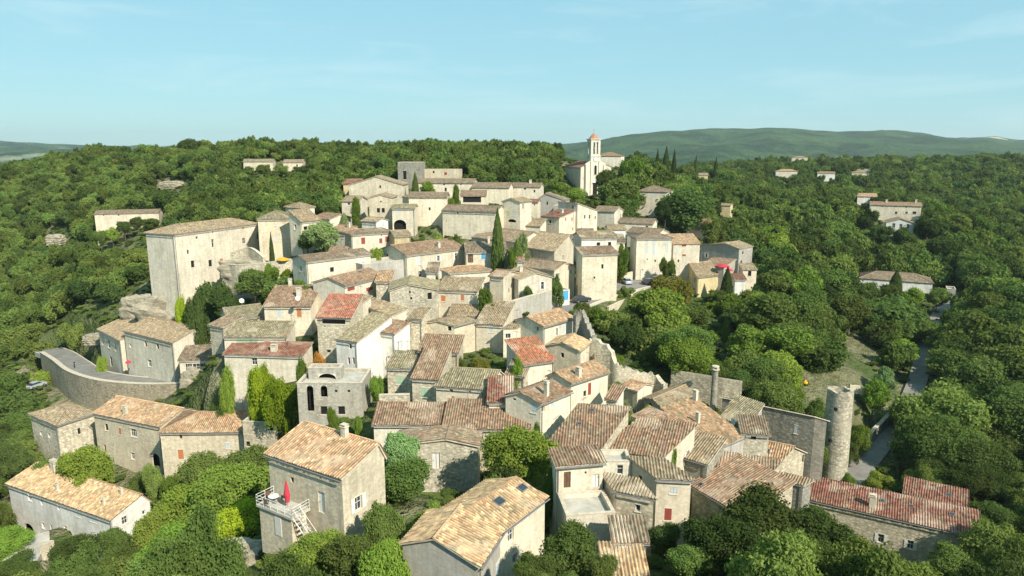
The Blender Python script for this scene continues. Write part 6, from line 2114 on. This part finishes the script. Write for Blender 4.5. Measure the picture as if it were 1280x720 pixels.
    (1120, 352, 205, 7, 'small dark conifer in front of the bungalow', 'c', 'd', 2.0),
]
for t in TREES:
    if t[5] == 'x': continue
    px, py, D, rp, lab, kd, ti = t[:7]
    vr = t[7] if len(t) > 7 else .85
    tree(px, py, D, rp, lab, kd, ti, 'bush' if kd == 's' else 'tree', None, vr)
HAND = TREECOUNT

# ------------------------------------------------------------------ forest
dgv = []; dgf = []
for corners, zb, ze in HV:
    P, Lc, Rc, B = corners
    i = len(dgv)
    for z in (zb, ze + 1.0):
        for q in (P, Lc, B, Rc): dgv.append(Vector((q.x, q.y, z)))
    for k in range(4): dgf.append((i + k, i + (k + 1) % 4, i + 4 + (k + 1) % 4, i + 4 + k))
    dgf.append((i + 4, i + 5, i + 6, i + 7))
bvh = BVHTree.FromPolygons(dgv, dgf)
ROADS = [(polyline3(left_pts), 5.0), (polyline3(right_pts), 7.5), (polyline3(low_pts), 2.2), (polyline3(yard_pts), 5.0)]
RP = np.array([[p.x, p.y, w] for pts, w in ROADS for p in pts])
CLEAR = []   # pixel polygons kept free of trees (road views, clearings, cliff, walls)
CLEAR_PX = [
    [(55, 432), (80, 432), (100, 445), (150, 468), (230, 470), (300, 440), (370, 470), (370, 515), (150, 515), (60, 510)],
    [(155, 360), (240, 360), (290, 395), (290, 420), (120, 430), (150, 395)],
    [(95, 385), (160, 385), (150, 412), (118, 425), (100, 425)],
    [(690, 345), (770, 330), (850, 325), (850, 352), (760, 390), (700, 400)],
    [(735, 385), (752, 415), (775, 445), (850, 475), (845, 500), (735, 480)],
    [(1000, 450), (1030, 440), (1075, 415), (1105, 440), (1100, 470), (1090, 500), (1040, 500), (1000, 495)],
    [(1050, 500), (1135, 488), (1160, 500), (1110, 560), (1075, 600), (1040, 600)],
    [(875, 398), (908, 398), (908, 412), (945, 424), (945, 440), (880, 440)],
    [(708, 192), (772, 192), (772, 236), (708, 240)], [(1112, 492), (1138, 455), (1160, 455), (1168, 500)],
    [(1080, 655), (1160, 655), (1160, 700), (1080, 700)],
    [(0, 660), (70, 660), (70, 712), (20, 712)], [(35, 480), (62, 480), (62, 502), (35, 502)], [(0, 445), (20, 445), (20, 465), (0, 465)],
    [(255, 632), (350, 632), (350, 735), (255, 735)], [(325, 600), (480, 560), (480, 660), (330, 670)],
    [(288, 470), (420, 470), (420, 525), (300, 525)], [(265, 440), (345, 440), (345, 470), (265, 470)],
    [(732, 165), (748, 165), (748, 250), (732, 250)], [(270, 320), (380, 315), (380, 332), (330, 345), (275, 345)],
    [(190, 225), (240, 225), (240, 238), (190, 238)], [(55, 290), (90, 290), (90, 305), (55, 305)], [(1055, 515), (1120, 500), (1110, 535), (1060, 590)],
]


def in_poly(x, y, poly):
    c = False; n = len(poly)
    for i in range(n):
        x0, y0 = poly[i]; x1, y1 = poly[i - 1]
        if (y0 > y) != (y1 > y) and x < (x1 - x0) * (y - y0) / (y1 - y0) + x0: c = not c
    return c


HC = []
for hh in HOUSES:
    P = hh['P']; det = hh['uL'].x * hh['uR'].y - hh['uL'].y * hh['uR'].x
    HC.append((P.x, P.y, hh['uL'].x, hh['uL'].y, hh['uR'].x, hh['uR'].y, det, hh['lL'], hh['lR']))
HC = np.array(HC)


def near_house(x, y, m):
    dx = x - HC[:, 0]; dy = y - HC[:, 1]
    p = (dx * HC[:, 5] - dy * HC[:, 4]) / HC[:, 6]; q = (HC[:, 2] * dy - HC[:, 3] * dx) / HC[:, 6]
    return bool(np.any((p > -m) & (p < HC[:, 7] + m) & (q > -m) & (q < HC[:, 8] + m)))


def hides_house(x, y, z0, zt, r):
    """would a crown here cover a house that the photograph shows?"""
    for dx, zz in ((0, zt), (-.8 * r, (z0 + zt) / 2), (.8 * r, (z0 + zt) / 2), (0, (z0 + zt) / 2), (-.6 * r, zt - .2 * r), (.6 * r, zt - .2 * r)):
        p = Vector((x + dx, y, zz)); d = p - CAM; dist = d.length; d.normalize()
        h = bvh.ray_cast(p + d * 0.5, d, 400)
        if h[0] is not None: return True
    return False


cand = []
rf = random.Random(5)


def scatter(y0, y1, sp, rmin, rmax):
    y = y0
    while y < y1:
        hw = y * .80 + 25
        x = -(y * .98 + 40)
        while x < hw:
            xx = x + rf.uniform(-.45, .45) * sp; yy = y + rf.uniform(-.45, .45) * sp
            x += sp
            cand.append((xx, yy, rf.uniform(rmin, rmax)))
        y += sp * .9


scatter(45, 230, 4.4, 2.2, 3.6)
scatter(230, 420, 4.7, 2.1, 3.7)
scatter(420, 800, 6.6, 3.0, 4.8)
scatter(800, 1450, 11.0, 4.6, 7.0)
print('cand', len(cand))
TO = np.array(TOCC)
forest = []
CYN = np.array([(t[0], t[1]) for t in TOCC])
for x, y, r in cand:
    g = hfun(x, y)
    near = y < 330
    sc_ = 1.0
    if y < 650:
        if np.any(np.hypot(RP[:, 0] - x, RP[:, 1] - y) < RP[:, 2] + r * .6): continue
        if near and near_house(x, y, r * .55 + .4): continue
    if x > 25 and y > 105: r *= rf.choice((.9, 1.15, 1.5, 1.9)) if y < 290 else rf.choice((.8, 1.0, 1.25))
    h = r * (1.15 + rf.uniform(-.2, .3)) if y > 120 else r * (1.4 + rf.uniform(-.2, .3))
    pj = proj((x, y, g + h * .6))
    if pj is None or not (-260 < pj[0] < 1370) or pj[1] > 800: continue
    pb = proj((x, y, g)); pt_ = proj((x, y, g + h + r * .6))
    if y < 650:
        rq = r * F / pj[2] * .7
        bad = any(in_poly(pj[0] - rq, pj[1], q) or in_poly(pj[0] + rq, pj[1], q) or in_poly(pj[0], pj[1], q) or in_poly(pb[0], pb[1], q) or in_poly(pt_[0], pt_[1], q) for q in CLEAR_PX)
        if bad: continue
        if hides_house(x, y, g, g + h + r * .55, r):
            # try a small shrub instead
            r2 = r * .38; h2 = r2 * 1.2
            if y < 230 and rf.random() < .8 and not hides_house(x, y, g, g + h2 + r2 * .6, r2): r, h = r2, h2
            else: continue
        if near and len(TO):
            d = np.hypot(TO[:, 0] - x, TO[:, 1] - y)
            if np.any(d < TO[:, 2] * .55 + r * .45): continue
    forest.append((x, y, g, r, h, pj))
print('forest', len(forest))
# the largest in the picture become individual things
order = sorted(range(len(forest)), key=lambda i: -forest[i][3] * F / forest[i][5][2] if 0 < forest[i][5][0] < 1280 and forest[i][5][1] < 735 else 0)
NIND = 297 - HAND
ZONES = [
    (lambda p: p[0] < 330 and p[1] < 420, 'one of the dense oaks covering the wooded hillside left of the village', 'trees on the left hillside'),
    (lambda p: p[0] < 330, 'one of the green trees crowding the slope around the corner farmhouse', 'trees on the lower left slope'),
    (lambda p: p[0] < 720 and p[1] > 540, 'one of the green trees filling the foreground gap between the front houses', 'trees between the front houses'),
    (lambda p: p[0] < 720 and p[1] < 230, 'one of the trees in the wood behind the top of the village', 'trees behind the upper village'),
    (lambda p: p[0] < 720, 'one of the small trees growing between village houses', 'trees between village houses'),
    (lambda p: p[1] < 330, 'one of the trees in the woods right of the church', 'trees right of the church'),
    (lambda p: p[0] < 1040, 'one of the garden trees on the slope below the street', 'garden trees below the street'),
    (lambda p: True, 'one of the tall dark trees in the woods around the lower lane', 'trees around the lower lane')]
seen_individual = set()
for i in order:
    if len(seen_individual) >= NIND: break
    x, y, g, r, h, pj = forest[i]
    top = Vector((x, y, g + h + r * .5)); d = top - CAM
    if y > 60 and bvh.ray_cast(CAM, d.normalized(), d.length)[0] is not None: continue
    seen_individual.add(i)
    for f_, lab, grp in ZONES:
        if f_(pj): break
    small = r < 2.0
    ti = rf.choice('ggggdvl' if pj[0] < 1000 else 'ggddd')
    if small: lab, grp = 'one of the low green shrubs scattered among the ' + grp, 'shrubs among the ' + grp
    tree3(Vector((x, y, g + h)), r, g, lab, 's' if small else 'b', ti, 'bush' if small else 'tree', grp, rf.uniform(.75, 1.0), None, y)
rest = [forest[i] for i in range(len(forest)) if i not in seen_individual]


def gn_scatter(name, pts, scales, hs, rots, ids, label, cat, coll):
    me = bpy.data.meshes.new(name)
    me.vertices.add(len(pts)); me.vertices.foreach_set('co', np.array(pts, float).ravel())
    sc_ = np.stack([scales, scales, hs], 1).astype(float)
    a = me.attributes.new('scl', 'FLOAT_VECTOR', 'POINT'); a.data.foreach_set('vector', sc_.ravel())
    a = me.attributes.new('rot', 'FLOAT_VECTOR', 'POINT'); rr = np.random.RandomState(3).uniform(-.16, .16, (len(pts), 3)); rr[:, 2] = rots; a.data.foreach_set('vector', rr.ravel())
    a = me.attributes.new('idx', 'INT', 'POINT'); a.data.foreach_set('value', np.array(ids, np.int32))
    me.update()
    o = bpy.data.objects.new(name, me); COL.objects.link(o)
    ng = bpy.data.node_groups.new(name + '_scatter', 'GeometryNodeTree')
    ng.interface.new_socket('Geometry', in_out='INPUT', socket_type='NodeSocketGeometry')
    ng.interface.new_socket('Geometry', in_out='OUTPUT', socket_type='NodeSocketGeometry')
    gi = ng.nodes.new('NodeGroupInput'); go = ng.nodes.new('NodeGroupOutput')
    ip = ng.nodes.new('GeometryNodeInstanceOnPoints'); ci = ng.nodes.new('GeometryNodeCollectionInfo')
    ci.inputs['Collection'].default_value = coll; ci.inputs['Separate Children'].default_value = True; ci.inputs['Reset Children'].default_value = True

    def attr(nm, typ):
        n = ng.nodes.new('GeometryNodeInputNamedAttribute'); n.data_type = typ; n.inputs[0].default_value = nm
        return [s for s in n.outputs if s.enabled][0]
    ip.inputs['Pick Instance'].default_value = True
    ng.links.new(gi.outputs[0], ip.inputs['Points']); ng.links.new(ci.outputs[0], ip.inputs['Instance'])
    ng.links.new(attr('idx', 'INT'), ip.inputs['Instance Index'])
    ng.links.new(attr('scl', 'FLOAT_VECTOR'), ip.inputs['Scale'])
    ng.links.new(attr('rot', 'FLOAT_VECTOR'), ip.inputs['Rotation'])
    ng.links.new(ip.outputs[0], go.inputs[0])
    md = o.modifiers.new('scatter', 'NODES'); md.node_group = ng
    tag(o, label, cat, None, 'stuff')
    return o


gn_scatter('forest', [(a[0], a[1], a[2]) for a in rest], [a[3] for a in rest], [a[4] / .95 * .92 for a in rest],
           [rf.uniform(0, 6.28) for _ in rest], [rf.choice((0, 0, 1, 2, 3, 3, 4, 1)) if a[1] > 125 else rf.choice((5, 6, 7, 5)) for a in rest],
           'continuous oak forest covering the hills around the village', 'forest', src_col)
# undergrowth: low scrub between everything, near the village only
ug = []
y = 40.0
while y < 330:
    hw = y * .78 + 12; x = -hw
    while x < hw:
        xx = x + rf.uniform(-1, 1); yy = y + rf.uniform(-1, 1); x += 2.3
        if rf.random() < .25: continue
        if np.any(np.hypot(RP[:, 0] - xx, RP[:, 1] - yy) < RP[:, 2] + .2): continue
        if near_house(xx, yy, .7): continue
        g = hfun(xx, yy); pj = proj((xx, yy, g + .4))
        if not (-30 < pj[0] < 1310) or pj[1] > 760: continue
        if in_poly(pj[0], pj[1], CLEAR_PX[5]) and rf.random() < .93: continue
        if in_poly(pj[0], pj[1], CLEAR_PX[6]) and rf.random() < .6: continue
        ug.append((xx, yy, g, rf.uniform(.5, 1.15)))
    y += 2.3
print('undergrowth', len(ug))
gn_scatter('undergrowth', [a[:3] for a in ug], [a[3] for a in ug], [a[3] * .55 for a in ug], [rf.uniform(0, 6.28) for _ in ug],
           [rf.choice((0, 1, 1, 4, 3)) if a[1] > 110 else rf.choice((5, 6, 6)) for a in ug], 'low green scrub and ivy covering the ground between trees and walls', 'undergrowth', src_col)
print('trees', TREECOUNT)
# ------------------------------------------------------------------ haze, sky, sun
hz = MB()
hz.box((-9700, -320, 5), (19400, 0, 0), (0, 9700 + 320, 0), (0, 0, 320), M['ground'])
ho = hz.build('haze')
ho.data.materials.clear()
t = NT('haze_air')
pv = t.n('ShaderNodeVolumePrincipled')
pv.inputs['Color'].default_value = (0.80, 0.92, 0.95, 1)
pv.inputs['Density'].default_value = 0.00008
pv.inputs['Anisotropy'].default_value = 0.2
t.l(pv.outputs[0], t.out.inputs['Volume'])
ho.data.materials.append(t.m)
tag(ho, 'thin summer haze in the air', 'haze', None, 'stuff')

SUN_DIR = Vector((0.62, -0.78, 0)).normalized()
ELEV = R(39)
sd = Vector((SUN_DIR.x * math.cos(ELEV), SUN_DIR.y * math.cos(ELEV), math.sin(ELEV)))
sun = bpy.data.lights.new('sun', 'SUN'); sun.energy = 4.5; sun.angle = R(0.55); sun.color = (1.0, 0.935, 0.81)
so = bpy.data.objects.new('sun', sun); COL.objects.link(so); so.location = (60, -60, 220)
so.rotation_euler = sd.to_track_quat('Z', 'Y').to_euler()

w = bpy.data.worlds.new('World'); scene.world = w; w.use_nodes = True
nt = w.node_tree; nt.nodes.clear()
N = nt.nodes.new
out = N('ShaderNodeOutputWorld'); bg = N('ShaderNodeBackground'); sky = N('ShaderNodeTexSky')
sky.sky_type = 'NISHITA'; sky.sun_disc = False
sky.sun_elevation = ELEV
sky.sun_rotation = math.atan2(sd.x, sd.y)
sky.altitude = 100; sky.air_density = 1.0; sky.dust_density = 0.2; sky.ozone_density = 2.5
bg.inputs['Strength'].default_value = 0.100
# thin high cloud wisps, in sky direction space
tc = N('ShaderNodeTexCoord'); mp = N('ShaderNodeMapping'); mp.inputs['Scale'].default_value = (2.2, 2.2, 15.0)
nt.links.new(tc.outputs['Generated'], mp.inputs['Vector'])
nz = N('ShaderNodeTexNoise'); nz.inputs['Scale'].default_value = 1.6; nz.inputs['Detail'].default_value = 7; nz.inputs['Roughness'].default_value = .62; nz.inputs['Distortion'].default_value = .6
nt.links.new(mp.outputs[0], nz.inputs['Vector'])
mr = N('ShaderNodeMapRange'); mr.inputs[1].default_value = .50; mr.inputs[2].default_value = .76; mr.inputs[3].default_value = 0; mr.inputs[4].default_value = .50
nt.links.new(nz.outputs[0], mr.inputs[0])
tint = N('ShaderNodeMix'); tint.data_type = 'RGBA'; tint.blend_type = 'MULTIPLY'; tint.inputs[0].default_value = 1.0
tint.inputs[7].default_value = (0.9, 0.98, 0.82, 1)
nt.links.new(sky.outputs[0], tint.inputs[6])
mx = N('ShaderNodeMix'); mx.data_type = 'RGBA'; mx.inputs[7].default_value = (4.2, 5.6, 5.9, 1)
flat = N('ShaderNodeMix'); flat.data_type = 'RGBA'; flat.inputs[0].default_value = .75; flat.inputs[7].default_value = (2.0, 4.1, 5.0, 1)
nt.links.new(tint.outputs[2], flat.inputs[6])
nt.links.new(mr.outputs[0], mx.inputs[0]); nt.links.new(flat.outputs[2], mx.inputs[6])
nt.links.new(mx.outputs[2], bg.inputs['Color']); nt.links.new(bg.outputs[0], out.inputs['Surface'])

scene.view_settings.view_transform = 'Standard'
scene.view_settings.look = 'None'
scene.view_settings.gamma = 1.0
scene.view_settings.exposure = 0.76
scene.render.engine = 'CYCLES'
cy = scene.cycles
cy.max_bounces = 5; cy.diffuse_bounces = 3; cy.glossy_bounces = 2; cy.transmission_bounces = 3; cy.volume_bounces = 0; cy.transparent_max_bounces = 4
cy.use_denoising = True
